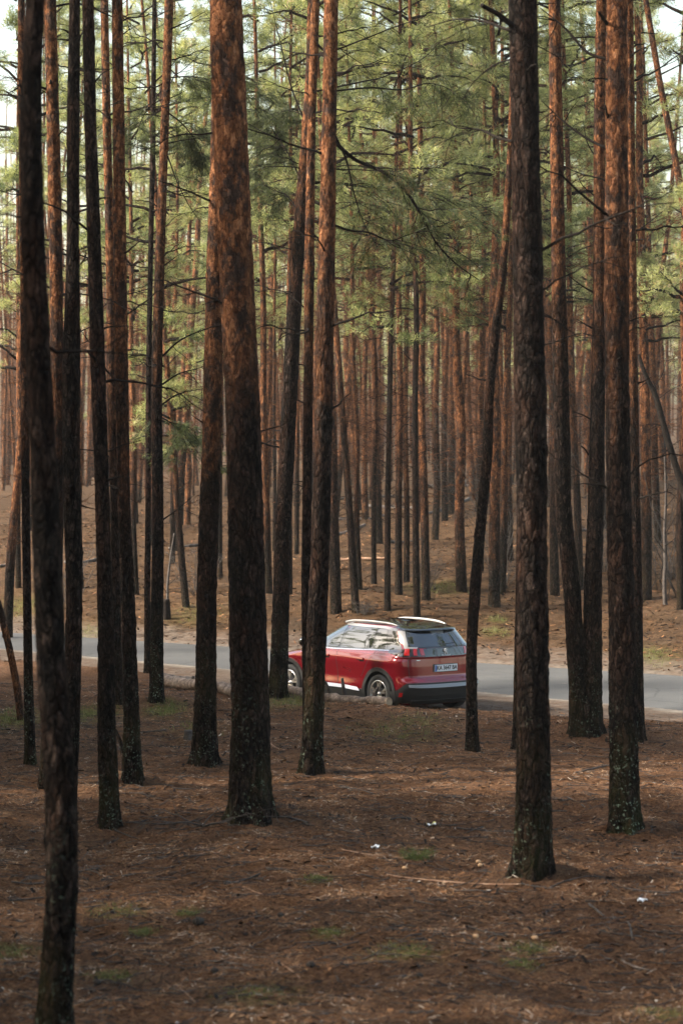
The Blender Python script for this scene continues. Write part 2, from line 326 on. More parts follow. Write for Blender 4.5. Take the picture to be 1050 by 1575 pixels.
# ------------------------------------------------------------------ generic tube / trunk meshes
def smooth_path(P, n):
    P = np.asarray(P, float); s = np.r_[0, np.cumsum(np.linalg.norm(np.diff(P[:, :3], axis=0), axis=1))]
    T = np.linspace(0, s[-1], n); m = np.gradient(P, s, axis=0); k = np.clip(np.searchsorted(s, T) - 1, 0, len(s)-2)
    h = (s[k+1]-s[k])[:, None]; q = ((T-s[k])[:, None])/h
    return (2*q**3-3*q**2+1)*P[k] + (q**3-2*q**2+q)*h*m[k] + (-2*q**3+3*q**2)*P[k+1] + (q**3-q**2)*h*m[k+1]
def tube(P, rad, seg=6, cap=True):
    P = np.asarray(P, float); n = len(P); rad = np.broadcast_to(rad, n)
    T = np.gradient(P, axis=0); T /= np.linalg.norm(T, axis=1)[:, None] + 1e-9
    ref = np.array([0, 0, 1.]) if abs(T[:, 2].mean()) < .8 else np.array([1., 0, 0])
    A = np.cross(T, ref); A /= np.linalg.norm(A, axis=1)[:, None] + 1e-9; B = np.cross(T, A)
    th = np.arange(seg)*2*np.pi/seg
    V = P[:, None] + rad[:, None, None]*(A[:, None]*np.cos(th)[None, :, None] + B[:, None]*np.sin(th)[None, :, None])
    idx = np.arange(n*seg).reshape(n, seg); i2 = np.roll(idx, -1, 1)
    F = np.stack([idx[:-1], i2[:-1], i2[1:], idx[1:]], -1).reshape(-1, 4)
    V = V.reshape(-1, 3)
    if cap:
        V = np.vstack([V, P[0], P[-1]]); c0, c1 = n*seg, n*seg+1
        F = np.vstack([F, np.stack([np.full(seg, c0), i2[0], idx[0], idx[0]], -1)[:, [0, 1, 2, 2]], np.stack([np.full(seg, c1), idx[-1], i2[-1], i2[-1]], -1)[:, [0, 1, 2, 2]]])
    return V, F
def clean_mesh(name, V, F, mats, smooth=True):
    # quads with a doubled corner become triangles
    V = np.asarray(V); tri = F[:, 2] == F[:, 3]
    if not tri.any(): return mesh(name, V, F, mats, smooth)
    F4, F3 = F[~tri], F[tri][:, :3]; me = bpy.data.meshes.new(name)
    me.vertices.add(len(V)); me.vertices.foreach_set('co', V.astype(np.float32).ravel())
    L = np.r_[F4.ravel(), F3.ravel()].astype(np.int32); me.loops.add(len(L)); me.loops.foreach_set('vertex_index', L)
    nn = len(F4)+len(F3); me.polygons.add(nn)
    st = np.r_[np.arange(len(F4))*4, len(F4)*4+np.arange(len(F3))*3].astype(np.int32)
    me.polygons.foreach_set('loop_start', st); me.polygons.foreach_set('loop_total', np.r_[np.full(len(F4), 4), np.full(len(F3), 3)].astype(np.int32))
    me.update(calc_edges=True); me.polygons.foreach_set('use_smooth', [smooth]*nn)
    for m in mats: me.materials.append(m)
    return me
class Bag:
    def __init__(s): s.V = []; s.F = []; s.n = 0
    def add(s, VF): V, F = VF; s.V.append(V); s.F.append(F + s.n); s.n += len(V)
    def mesh(s, name, mats, smooth=True): return clean_mesh(name, np.vstack(s.V), np.vstack(s.F), mats, smooth)
def trunk_geo(P, rad, seg, dz, seed, amp=1.0, flare=.44, fz=.15, base=True):
    P = np.asarray(P, float); L = np.linalg.norm(np.diff(P, axis=0), axis=1).sum(); n = max(8, int(L/dz))
    Q = smooth_path(np.column_stack([P, rad]), n); C, r = Q[:, :3], Q[:, 3]
    th = np.arange(seg)*2*np.pi/seg; z = C[:, 2]-C[0, 2]; ct, st_ = np.cos(th), np.sin(th)
    TH, Z = np.meshgrid(th, z); RR = np.repeat(r[:, None], seg, 1)
    x, y = np.cos(TH)*RR, np.sin(TH)*RR
    low = 1 - sst(5, 13, Z)*.7
    a1 = np.abs(fbm(x*22+seed, y*22, Z*4.6, 3)-.5)*2
    d = (a1-.35)*.016*low + (fbm(x*40+seed, y*40, Z*18, 2)-.5)*.022*low + (fbm(x*2.2+seed, y*2.2, Z*.7, 3)-.5)*.16*RR
    kn = np.zeros_like(Z); rs = np.random.default_rng(seed*7+1)
    for _ in range(int(L*1.3)):
        zk = rs.uniform(.6, L); tk = rs.uniform(0, 2*np.pi); dd = np.angle(np.exp(1j*(TH-tk)))
        kn += rs.uniform(.006, .02)*np.exp(-((dd*RR)/.045)**2-((Z-zk)/.05)**2)
    if base:
        k = rs.integers(4, 7); ph = rs.uniform(0, 6.28)
        fl = np.exp(-Z/fz)*flare*(1+.75*np.cos(TH*k+ph)+.3*np.cos(TH*(k-2)+2*ph)) + .10*np.exp(-Z/.9)*(1+.4*np.cos(TH*k+ph))
        RR = RR*(1+fl)
    RR = RR + (d*amp + kn)*np.clip(RR/.14, .2, 1.2)
    V = np.stack([C[:, 0:1]+RR*np.cos(TH), C[:, 1:2]+RR*np.sin(TH), C[:, 2:3]+0*TH], -1).reshape(-1, 3)
    idx = np.arange(n*seg).reshape(n, seg); i2 = np.roll(idx, -1, 1)
    F = np.stack([idx[:-1], i2[:-1], i2[1:], idx[1:]], -1).reshape(-1, 4)
    V = np.vstack([V, C[-1]]); F = np.vstack([F, np.stack([np.full(seg, len(V)-1), idx[-1], i2[-1], i2[-1]], -1)])
    return V, F
def branch_path(p0, az, length, up, droop, rs, n=9, wob=.06):
    s = np.linspace(0, 1, n); d = np.array([math.cos(az), math.sin(az), 0])
    w = np.cumsum(rs.normal(0, wob*length/n*2, (n, 3)), 0); w[0] = 0
    return np.asarray(p0)[None] + d[None]*(s*length)[:, None] + np.array([0, 0, 1.])[None]*(up*length*s - droop*length*s*s)[:, None] + w
def dead_branch_geo(p0, az, length, up, droop, r0, rs, twigs=4, seg=5):
    b = Bag(); P = branch_path(p0, az, length, up, droop, rs, 10, .09); b.add(tube(P, np.linspace(r0, r0*.25, 10), seg))
    for _ in range(twigs):
        i = rs.integers(3, 9); l = length*rs.uniform(.2, .5)
        b.add(tube(branch_path(P[i], az+rs.choice([-1, 1])*rs.uniform(.4, 1.1), l, rs.uniform(-.4, .6), rs.uniform(-.2, .5), rs, 6, .1), np.linspace(r0*.45, r0*.12, 6), 4))
    return b
# needle tufts: (n,3) centres and directions -> triangles
def tufts(Cn, D, nb, length, width, rs, spread=.9):
    n = len(Cn); c = np.repeat(Cn, nb, 0); d = np.repeat(D, nb, 0)
    v = d + rs.normal(0, spread, (n*nb, 3)); v /= np.linalg.norm(v, axis=1)[:, None]
    L = length*rs.uniform(.65, 1.25, (n*nb, 1)); o = rs.normal(0, length*.28, (n*nb, 3))
    sd_ = np.cross(v, rs.normal(0, 1, (n*nb, 3))); sd_ /= np.linalg.norm(sd_, axis=1)[:, None] + 1e-9
    a = c+o; V = np.stack([a-sd_*width/2, a+sd_*width/2, a+v*L], 1).reshape(-1, 3)
    r = np.repeat(np.clip(rs.normal(.45, .26, n), 0, 1), nb)+rs.normal(0, .08, n*nb); r = np.where(rs.random(n*nb) < .02, 1, np.clip(r, 0, .93))
    return V, np.repeat(r, 3)
def foliage_mesh(name, wood_bag, V3, r3, wmat, nmat):
    Vw = np.vstack(wood_bag.V); Fw = np.vstack(wood_bag.F); tri = Fw[:, 2] == Fw[:, 3]
    T = np.vstack([Fw[:, :3], Fw[~tri][:, [0, 2, 3]]]); nv = len(Vw)
    F = np.vstack([T, np.arange(len(V3)).reshape(-1, 3)+nv])
    mi = np.r_[np.zeros(len(T), int), np.ones(len(V3)//3, int)]
    return mesh(name, np.vstack([Vw, V3]), F, [wmat, nmat], True, mi, {'rnd': np.r_[np.zeros(nv), r3]})
def crown_geo(h0, H, rs, nb=30, reach=2.5, tf=9, blades=12, ln=.20, wd=.024, subs=6, top=True):
    b = Bag(); Cs, Ds = [], []
    for k in range(nb):
        q = (k+rs.uniform(0, 1))/nb; z = h0+(H-h0)*q**.9; L = reach*(1-.72*q**1.6)*rs.uniform(.6, 1.15)*(.55+.45*min(1, q*4+.3))
        az = rs.uniform(0, 2*np.pi); up = rs.uniform(.1, .45)+.35*q; P = branch_path((0, 0, z), az, L, up, rs.uniform(.1, .4)*(1-q*.5), rs, 8, .08)
        b.add(tube(P, np.linspace(.035*(1.2-q)+.01, .008, 8), 4))
        for _ in range(subs):
            i = rs.integers(3, 8); l = L*rs.uniform(.15, .38); S = branch_path(P[i], az+rs.uniform(-1.3, 1.3), l, rs.uniform(-.1, .7), .1, rs, 4, .1)
            b.add(tube(S, np.linspace(.010, .004, 4), 3, False))
            m_ = rs.integers(tf//2, tf+1); s = rs.uniform(.25, 1.08, m_); ii = np.clip(s*3, 0, 2.999); i0 = ii.astype(int); fr = (ii-i0)[:, None]
            c = S[i0]*(1-fr)+S[np.minimum(i0+1, 3)]*fr + rs.normal(0, .09, (m_, 3)); Cs.append(c)
            Ds.append(np.repeat((S[-1]-S[0])[None]/l, m_, 0)+np.array([0, 0, .4])+rs.normal(0, .3, (m_, 3)))
    V3, r3 = tufts(np.vstack(Cs), np.vstack(Ds), blades, ln, wd, rs); return b, V3, r3

# ------------------------------------------------------------------ foreground pines, each its own trunk
# name key: label, transition height m, lichen, px path [(x, y, width)] from the base up, total height, seed
FG = [
 ('big', 'thickest pine trunk, orange bark high up, standing left of the red car', 5.6, .8, [(387,1258,62),(385,1200,60),(386,1100,58),(382,1000,58),(380,900,55),(378,800,54),(372,600,54),(363,400,53),(354,200,51),(347,0,48)]),
 ('blur', 'dark bending out-of-focus pine nearest the camera at the left edge', 30, .5, [(82,1592,50),(85,1540,50),(90,1450,49),(95,1375,49),(94,1260,50),(90,1175,47),(80,1050,45),(76,960,45),(71,830,44),(66,700,42),(60,590,40),(52,420,38),(48,280,36),(47,180,34),(51,60,31),(53,0,31)]),
 ('blur2', 'slim blurred pine just right of the nearest trunk with a pale lit left edge', 30, .4, [(104,1262,24),(108,1200,24),(112,1100,24),(114,1000,26),(115,900,26),(112,800,27),(110,600,27),(111,500,25),(112,400,20),(113,200,20),(115,0,17)]),
 ('left3', 'slim dark pine second from the blurred pair, foot low on the needles with green algae', 11, .7, [(169,1272,30),(167,1200,30),(164,1100,28),(164,1000,26),(161,880,24),(158,760,23),(153,600,23),(147,400,22),(141,200,19),(136,0,18)]),
 ('left4', 'slim orange-barked pine with lichen-speckled foot and a dead crooked stem beside it', 5.2, 1, [(205,1200,28),(203,1120,25),(199,1000,23),(196,900,22),(192,800,20),(188,600,20),(185,400,20),(183,200,18),(181,0,17)]),
 ('left4b', 'thin dark pine close behind the slim orange one, foot level with the road edge', 6, .3, [(184,1083,14),(181,1000,14),(178,800,15),(173,600,15),(170,400,14),(165,200,13),(161,0,12)]),
 ('left5', 'slender straight pine with long bare arching side branches and a lichen-crusted foot', 7.5, 1, [(241,1080,21),(241,1000,20),(243,800,18),(241,600,17),(246,400,15),(253,200,13),(260,0,14)]),
 ('left5b', 'very thin dark pine touching the left side of the slender branching pine', 30, .2, [(227,1035,10),(227,900,10),(228,800,9),(229,600,9),(232,400,8),(236,200,8)]),
 ('mid6', 'pine half hidden behind the thickest trunk, glowing orange bark on its upper left', 5.0, .8, [(314,1172,36),(316,1100,33),(318,1000,31),(319,900,30),(322,800,31),(326,700,30),(328,600,29),(330,500,28),(331,400,25),(335,250,22),(338,0,20)]),
 ('mid8', 'leaning grey-brown pine in front of the car bonnet, forking away to the upper right', 9.0, .9, [(427,1070,28),(430,1000,27),(433,900,26),(436,800,25),(441,700,24),(446,600,23),(451,500,22),(457,400,20),(465,300,19),(472,200,16),(478,100,15),(480,0,14)]),
 ('mid9', 'slim straight pine just left of the trunk that crosses the car doors', 6.0, .3, [(474,1138,16),(473,1050,16),(471,900,15),(472,800,15),(474,600,15),(476,400,15),(479,200,13),(485,0,13)]),
 ('mid10', 'pine trunk crossing the front door of the red car, vivid orange upper half', 6.6, .7, [(479,1187,34),(482,1110,31),(486,1000,31),(490,900,29),(494,800,28),(498,600,27),(502,400,25),(506,200,23),(509,0,22)]),
 ('thin11', 'thin crooked young pine just behind the rear bumper of the car', 7.5, .3, [(726,1155,20),(725,1080,17),(725,1000,17),(731,900,17),(740,800,16),(749,700,16),(753,600,14),(763,500,14),(774,400,12),(781,300,11),(786,200,10),(790,60,9)]),
 ('right12', 'stout dark furrowed pine right of the car standing lowest in the picture on the right', 30, .8, [(817,1346,54),(819,1270,53),(820,1150,51),(819,1000,49),(818,800,47),(816,650,48),(814,500,47),(812,400,46),(808,200,45),(804,0,45)]),
 ('right12b', 'thin pine almost hidden behind the stout dark trunk on the right', 30, .3, [(797,1152,18),(797,1050,15),(799,900,14),(801,600,12),(803,300,11)]),
 ('right15', 'tall straight pine on the right, orange bark above and big pale lichen spots below', 6.3, 1.3, [(960,1275,46),(958,1200,43),(957,1100,43),(956,1000,42),(953,900,40),(951,800,39),(948,600,37),(947,400,37),(947,200,34),(948,0,32)]),
 ('right16', 'dark pine tucked behind the right side of the lichen-spotted trunk', 5.5, .3, [(979,1137,22),(979,1050,20),(978,950,20),(976,800,18),(973,600,17),(971,400,16),(969,200,15),(967,0,14)]),
 ('left18', 'thin dark pine left of the nearest blurred trunk, with a lichen-flecked foot', 6, .9, [(47,1176,17),(45,1100,16),(43,1000,14),(42,900,13),(41,800,13),(40,600,13),(38,400,12),(36,200,12)]),
 ('left19', 'orange-tinted pine showing between the two blurred trunks in the upper left', 5.0, .3, [(70,1212,20),(76,1100,20),(84,950,20),(88,800,19),(88,600,20),(86,400,20),(82,200,20),(77,0,19)]),
]
TREE = {}
def px_trunk(path, top_h=None, seg=44, dz=.035, seed=1, base3=None):
    P0 = hit(path[0][0], path[0][1]) if base3 is None else base3; Y = P0[1]
    pts = [at(x, y, Y) for x, y, w in path]; rad = [w/2*Y/FPX for x, y, w in path]
    pts = np.array(pts)-P0; pts[0] = (0, 0, -.12); rs = np.random.default_rng(seed)
    pts = pts + np.column_stack([0*pts[:, 0], np.cumsum(rs.normal(0, .02, len(pts))), 0*pts[:, 0]])
    if top_h:
        zl = pts[-1][2]; k = 4; d = (pts[-1]-pts[-3])/(pts[-1][2]-pts[-3][2])
        for i in range(1, k+1):
            zz = zl+(top_h-zl)*i/k; pts = np.vstack([pts, pts[-1]+d*np.array([.6, .6, 1])*(top_h-zl)/k]); rad.append(max(.03, rad[-1]*.78))
    return P0, pts, np.array(rad)
crown_vars = []
for s in range(4):
    rs = np.random.default_rng(100+s); b, V3, r3 = crown_geo(0, 9, rs, nb=34, reach=2.7, tf=10, blades=14, ln=.17, wd=.018)
    b.add(tube(smooth_path(np.array([[0, 0, 4.9], [.03, 0, 6.5], [0, .05, 8.7]]), 8), np.linspace(.05, .015, 8), 6)); crown_vars.append(foliage_mesh('crown', b, V3, r3, BARK, NEED))
for i, (key, label, tr, lich, path) in enumerate(FG):
    rs = np.random.default_rng(300+i); H = rs.uniform(19, 21.5)
    big = path[0][2] > 26
    P0, pts, rad = px_trunk(path, H, 56 if big else 32, .035 if big else .05, i)
    root = thing('pine_tree', label, 'pine tree', P0)
    tk = link('trunk', clean_mesh('trunk', *trunk_geo(pts, rad, 56 if big else 30, .035 if big else .05, i+3, 1.0 if big else .7), [BARK]), root)
    tk.color = (tr/30, lich, 0, 1)
    c = link('crown', crown_vars[i % 4], root, tuple(pts[-1]-np.array([0, 0, 5.2]))); c.rotation_euler = (0, 0, rs.uniform(0, 6)); c.scale = (1.25, 1.25, .95)
    TREE[key] = (root, P0, pts, rad, rs)
def on_trunk(key, z):
    root, P0, pts, rad, rs = TREE[key]
    return np.array([np.interp(z, pts[:, 2], pts[:, k]) for k in range(3)]), float(np.interp(z, pts[:, 2], rad))
def px_z(key, py):
    root, P0, pts, rad, rs = TREE[key]; return at(500, py, P0[1])[2]-P0[2]
# random dead branches and stubs
for key, (root, P0, pts, rad, rs) in TREE.items():
    zt = px_z(key, -30); nbr = {'left5': 16, 'right15': 10, 'mid10': 9, 'right16': 8, 'left3': 11, 'left4': 12, 'left19': 12, 'left4b': 12, 'mid8': 12, 'mid9': 10, 'mid6': 6, 'left5b': 8, 'blur': 2, 'big': 6, 'right12': 5, 'thin11': 3}.get(key, 6)
    for _ in range(nbr):
        z = rs.uniform(3.6, zt) if key != 'left5' else rs.uniform(4.6, zt); c, r = on_trunk(key, z); az = rs.choice([0, np.pi])+rs.normal(0, .6)
        L = rs.uniform(.15, .5) if rs.random() < .55 else rs.uniform(.6, 1.5)
        b = dead_branch_geo(c+np.array([math.cos(az), math.sin(az), 0])*r*.6, az, L, rs.uniform(-.1, .7), rs.uniform(-.1, .5), rs.uniform(.010, .020), rs, 0 if L < .5 else 4)
        link('dead_branch', b.mesh('dead_branch', [DEADW]), root)
# branches traced on their own trees: polyline in photo px, with a drift in depth
def px_branch(key, poly, r0, drift=0., twigs=3, nm='dead_branch', foliage=0, flen=.09, mat_=None, r1=.25, fstart=.35):
    root, P0, pts, rad, rs = TREE[key]; n = len(poly)
    P = np.array([at(x, y, P0[1]+drift*k/(n-1)) for k, (x, y) in enumerate(poly)])-P0
    Q = smooth_path(P, 22); b = Bag(); b.add(tube(Q, np.linspace(r0, r0*r1, 22), 6))
    Cs, Ds = [], []
    for _ in range(twigs):
        i = rs.integers(5, 21); d = Q[min(i+1, 21)]-Q[i-1]; az = math.atan2(d[1], d[0])+rs.choice([-1, 1])*rs.uniform(.3, 1.2); L = rs.uniform(.25, .8)*(1.0 if not foliage else 1.1)
        S = branch_path(Q[i], az, L, rs.uniform(-.6, .4), rs.uniform(0, .6), rs, 7, .1); b.add(tube(S, np.linspace(r0*.35, .003, 7), 4))
        if foliage:
            for _ in range(5):
                j = rs.integers(1, 7); S2 = branch_path(S[j], az+rs.uniform(-1.2, 1.2), L*rs.uniform(.3, .55), rs.uniform(-.9, .3), .3, rs, 4, .1); b.add(tube(S2, np.linspace(.005, .002, 4), 3, False))
                m_ = foliage; q = rs.uniform(0, 3, m_); i0 = np.minimum(q.astype(int), 2); fr = (q-i0)[:, None]
                Cs.append(S2[i0]*(1-fr)+S2[i0+1]*fr+rs.normal(0, .02, (m_, 3))); Ds.append(np.repeat((S2[-1]-S2[0])[None]*3, m_, 0)+np.array([0, 0, -.2]))
    if foliage:
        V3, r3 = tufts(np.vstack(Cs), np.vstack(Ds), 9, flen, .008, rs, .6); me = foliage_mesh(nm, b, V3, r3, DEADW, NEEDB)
    else: me = b.mesh(nm, [mat_ or DEADW])
    return link(nm, me, root)
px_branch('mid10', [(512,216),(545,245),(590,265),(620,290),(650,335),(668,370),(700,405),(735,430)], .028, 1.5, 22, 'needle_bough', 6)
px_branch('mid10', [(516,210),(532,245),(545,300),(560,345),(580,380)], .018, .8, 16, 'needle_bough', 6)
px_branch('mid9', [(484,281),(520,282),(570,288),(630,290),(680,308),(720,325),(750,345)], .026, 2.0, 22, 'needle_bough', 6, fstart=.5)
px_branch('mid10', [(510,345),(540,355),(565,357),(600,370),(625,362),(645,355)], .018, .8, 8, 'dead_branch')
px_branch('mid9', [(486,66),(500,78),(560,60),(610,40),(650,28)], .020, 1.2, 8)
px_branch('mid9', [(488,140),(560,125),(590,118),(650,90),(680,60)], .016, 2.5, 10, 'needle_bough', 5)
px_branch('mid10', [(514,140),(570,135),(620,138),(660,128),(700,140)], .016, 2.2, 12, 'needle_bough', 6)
px_branch('right12', [(788,40),(765,22),(740,8)], .030, -.3, 0, r1=.7)
px_branch('right12', [(790,218),(765,212),(740,200),(700,195),(690,180)], .020, .7, 6)
px_branch('right12', [(786,48),(740,32),(700,30),(655,42)], .018, 1., 6)
px_branch('right12', [(790,90),(760,100),(725,130),(710,155)], .012, .6, 4)
px_branch('right15', [(935,92),(905,82),(870,45),(830,12)], .022, .5, 4)
px_branch('right15', [(932,228),(905,215),(870,190),(832,155)], .020, .5, 4)
px_branch('right15', [(938,42),(928,30),(920,18)], .024, -.2, 0, r1=.6)
px_branch('right15', [(940,198),(934,180),(930,162)], .022, -.2, 0, r1=.5)
px_branch('right16', [(985,50),(1010,52)], .012, 0, 0, r1=.6)
px_branch('right16', [(978,120),(990,110),(986,98)], .012, 0, 0, r1=.6)
px_branch('right16', [(980,355),(1000,340),(1022,322)], .012, 0, 2)
px_branch('left5', [(250,548),(275,525),(300,512),(330,502)], .020, .4, 4)
px_branch('left5', [(250,591),(275,575),(300,568),(330,558)], .018, .5, 4)
px_branch('left5', [(250,622),(270,608),(300,600),(325,596)], .016, .5, 4)
px_branch('left5', [(250,800),(275,782),(300,760)], .014, .3, 3)
px_branch('left5', [(262,45),(290,32),(320,15)], .016, .4, 3)
px_branch('left5', [(258,240),(275,285),(300,330),(312,345)], .014, .4, 3)
px_branch('left5', [(252,222),(280,216),(325,211)], .014, .4, 3)
px_branch('left5', [(250,290),(285,302),(325,298)], .012, .4, 3)
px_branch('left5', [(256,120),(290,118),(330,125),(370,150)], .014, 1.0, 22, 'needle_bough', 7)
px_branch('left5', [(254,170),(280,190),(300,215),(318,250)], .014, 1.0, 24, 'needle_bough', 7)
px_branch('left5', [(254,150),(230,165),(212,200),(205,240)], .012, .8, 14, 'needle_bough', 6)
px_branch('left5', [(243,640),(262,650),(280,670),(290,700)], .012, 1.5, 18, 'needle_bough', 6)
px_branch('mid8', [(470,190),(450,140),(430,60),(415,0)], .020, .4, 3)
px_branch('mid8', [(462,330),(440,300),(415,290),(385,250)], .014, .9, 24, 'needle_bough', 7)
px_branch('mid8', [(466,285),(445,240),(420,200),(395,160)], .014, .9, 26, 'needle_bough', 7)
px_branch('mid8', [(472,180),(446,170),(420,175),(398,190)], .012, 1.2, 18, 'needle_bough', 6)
px_branch('left3', [(145,395),(125,405),(118,420)], .014, 0, 0)
px_branch('left3', [(143,55),(132,45),(122,60),(108,75)], .014, 0, 2)

# the forked pine: two stems from one foot
P0 = hit(900, 1129); Y = P0[1]
def stem(path):
    pts = np.array([at(x, y, Y) for x, y, w in path])-P0; pts[0][2] = -.12; return pts, np.array([w/2*Y/FPX for _, _, w in path])
root = thing('pine_tree', 'forked pine with two dark furrowed stems rising from one broad mossy foot beside the road', 'pine tree', P0)
bg_ = Bag(); s1 = [(893,1129,34),(890,1080,30),(884,1000,27),(878,900,27),(867,800,25),(864,700,25),(862,600,25),(858,400,22),(855,200,21),(852,0,18)]
s2 = [(907,1129,36),(908,1080,32),(910,1000,29),(911,900,27),(915,800,25),(917,700,24),(919,600,22),(921,400,19),(921,200,18),(924,0,16)]
for k, s in enumerate((s1, s2)):
    pts, rad = stem(s); d = (pts[-1]-pts[-3])/(pts[-1][2]-pts[-3][2])
    for _ in range(3): pts = np.vstack([pts, pts[-1]+d*2.2]); rad = np.r_[rad, rad[-1]*.75]
    bg_.add(trunk_geo(pts, rad, 44, .04, 50+k)); TREE['fork%d' % k] = (root, P0, pts, rad, np.random.default_rng(60+k))
    c = link('crown', crown_vars[k], root, tuple(pts[-1]-np.array([0, 0, 5.]))); c.rotation_euler = (0, 0, k*2.)
tk = link('trunk', bg_.mesh('trunk', [BARK]), root); tk.color = (7.2/30, .6, 0, 1)
px_branch('fork1', [(912,450),(895,440),(875,425)], .018, 0, 2)
px_branch('fork1', [(910,505),(898,498),(885,490)], .018, 0, 1)
px_branch('fork1', [(908,645),(895,638),(880,633)], .016, 0, 1)
px_branch('fork1', [(905,700),(898,690),(893,686)], .018, 0, 0, r1=.6)
px_branch('fork1', [(912,300),(895,285),(885,262)], .012, 0, 1)
px_branch('fork1', [(918,245),(905,225),(895,180)], .012, 0, 2)
px_branch('fork0', [(850,240),(838,230),(832,215)], .014, 0, 1)
px_branch('fork0', [(848,312),(838,305),(834,295)], .012, 0, 0)
px_branch('fork0', [(866,190),(880,165),(892,150)], .012, 0, 2)
px_branch('fork0', [(852,490),(836,482),(828,478)], .012, 0, 0)

# ------------------------------------------------------------------ background pines: six kinds, copied
def bg_variant(s):
    rs = np.random.default_rng(500+s); H = rs.uniform(18.5, 21.5); h0 = H*(rs.uniform(.54, .62) if s % 2 else rs.uniform(.34, .46)); r = .16
    lean = rs.normal(0, .35, 2); zs = np.linspace(-.3, H, 9); pts = np.column_stack([lean[0]*(zs/H)**2+rs.normal(0, .05, 9), lean[1]*(zs/H)**2+rs.normal(0, .05, 9), zs])
    pts[0, :2] = pts[1, :2]*0; rad = r*(1-.80*np.clip(zs/H, 0, 1)**1.2)
    b = Bag(); b.add(trunk_geo(pts, rad, 14, .16, 70+s, .8, .3))
    for _ in range(80):
        z = rs.uniform(2.2, h0+3); c = [np.interp(z, zs, pts[:, k]) for k in range(3)]; az = rs.uniform(0, 6.28); L = rs.uniform(.25, 2.3)*(.55+.45*z/h0)
        db = dead_branch_geo(c, az, L, rs.uniform(-.1, .6), rs.uniform(-.2, .5), .013, rs, 7, 3)
        b.add((np.vstack(db.V), np.vstack(db.F)))
    tm = b.mesh('trunk', [BARK])
    cb, V3, r3 = crown_geo(h0, H-.2, rs, nb=26, reach=2.4, tf=8, blades=16, ln=.17, wd=.016)
    return tm, foliage_mesh('crown', cb, V3, r3, BARK, NEED), H
BV = [bg_variant(s) for s in range(7)]
def bg_tree(x, y, k, label, group, scale=1., wide=1., lean=(0, 0), tr=None, rs=random, crown=True):
    tm, cm, H = BV[k]; z = float(gz(x, y)); root = thing('pine_tree', label, 'pine tree', (x, y, z-.03), (lean[0], lean[1], 0), group)
    rot = rs.uniform(0, 6.28); a = link('trunk', tm, root); a.rotation_euler = (0, 0, rot); a.scale = (wide, wide, scale)
    a.color = ((rs.uniform(1.2, 6.0) if tr is None else tr)/30, .25, 0, 1)
    if crown:
        c = link('crown', cm, root); c.rotation_euler = (0, 0, rot); c.scale = (scale, scale, scale)
    return root
MID = [ # px base x, y, width, lean deg (+ right), label
 (517,943,19,-1,'dark pine at the roadside rise just right of the trunk crossing the car door'),
 (547,942,13,-4,'pine leaning left with a split orange scar low on its stem, behind the car roof'),
 (553,907,10,-1,'slim pine close behind the scarred leaning pine'),
 (575,898,9,0,'slim straight pine with a dark lower stem above the car windscreen'),
 (596,940,11,.5,'slim greenish-stemmed pine above the middle of the car roof'),
 (613,914,12,0,'dark pine second right of the greenish-stemmed pine beyond the road'),
 (625,895,10,0,'slim pine set back between the dark pines above the car roof'),
 (641,949,12,-.5,'green-footed pine directly behind the far roof rail of the car'),
 (655,923,14,-.8,'pine with bright orange bark and mossy foot above the rear of the car'),
 (710,908,18,-.3,'sturdy pine standing alone on the litter above the rear window of the car'),
 (760,932,19,.3,'pine with an orange stem right of the thin crooked young pine'),
 (771,914,13,1,'slimmer pine touching the right of the orange-stemmed roadside pine'),
 (853,915,15,-.4,'dark pine beyond the road seen just left of the forked pine'),
 (891,907,13,-2,'orange-streaked pine seen through the gap between the forked stems'),
 (992,923,19,-1,'dark pine beyond the road right of the lichen-spotted trunk'),
 (783,862,12,-1,'pine further up the slope right of the thin crooked young pine'),
 (210,915,10,-.5,'dark slim pine beyond the road right of the slim orange pine'),
 (29,905,9,0,'slim pine beyond the road at the far left edge'),
 (287,934,12,-4.5,'pine leaning left beyond the road between the branching pine and the half hidden one'),
 (339,889,8,0,'slim pine beyond the road left of the thickest trunk'),
 (413,912,13,-1,'pine beyond the road in the gap right of the thickest trunk'),
 (446,915,9,0,'slim pine beyond the road right of the leaning grey-brown trunk'),
 (456,853,8,0,'small far pine on the slope left of the trunk crossing the car'),
 (125,905,10,0,'slim pine beyond the road showing between the blurred trunk and the next dark one'),
 (265,867,9,1,'slim pine up the slope right of the slender branching pine'),
 (1012,835,12,-2,'dark pine up the slope near the right edge, right of the bare sapling'),
 (1046,938,13,0,'pine cut by the right edge of the picture beyond the road'),
 (738,880,11,.5,'slim pine up the slope behind the thin crooked young pine'),
 (684,800,11,0,'slim orange pine high on the slope in line with the rear of the car'),
 (692,790,12,.5,'orange pine beside its twin high on the slope'),
 (668,830,12,0,'pine on the sunlit patch of slope above the car'),
 (12,985,16,3,'pine leaning right at the road edge by the far left'),
]
rs_ = random.Random(5); taken = []
for i, (px, py, wpx, ln, label) in enumerate(MID):
    P = hit(px, py); Y = P[1]; taken.append((P[0], Y))
    bg_tree(P[0], Y, i % 7, label, None, rs_.uniform(.95, 1.1), (wpx/2*Y/FPX)/.17, (0, R(ln)), rs_.uniform(2.2, 5.0) if i not in (4, 7) else 9, rs_)
def clump(s_, H_=2.4, reach=1.7):
    rs = np.random.default_rng(s_); b, V3, r3 = crown_geo(0, H_, rs, nb=13, reach=reach, tf=9, blades=14, ln=.13, wd=.012); return foliage_mesh('needle_bough', b, V3, r3, DEADW, NEED)
_mid = [o for o in COL.objects if o.type == 'EMPTY' and o.get('category') == 'pine tree'][-len(MID):]
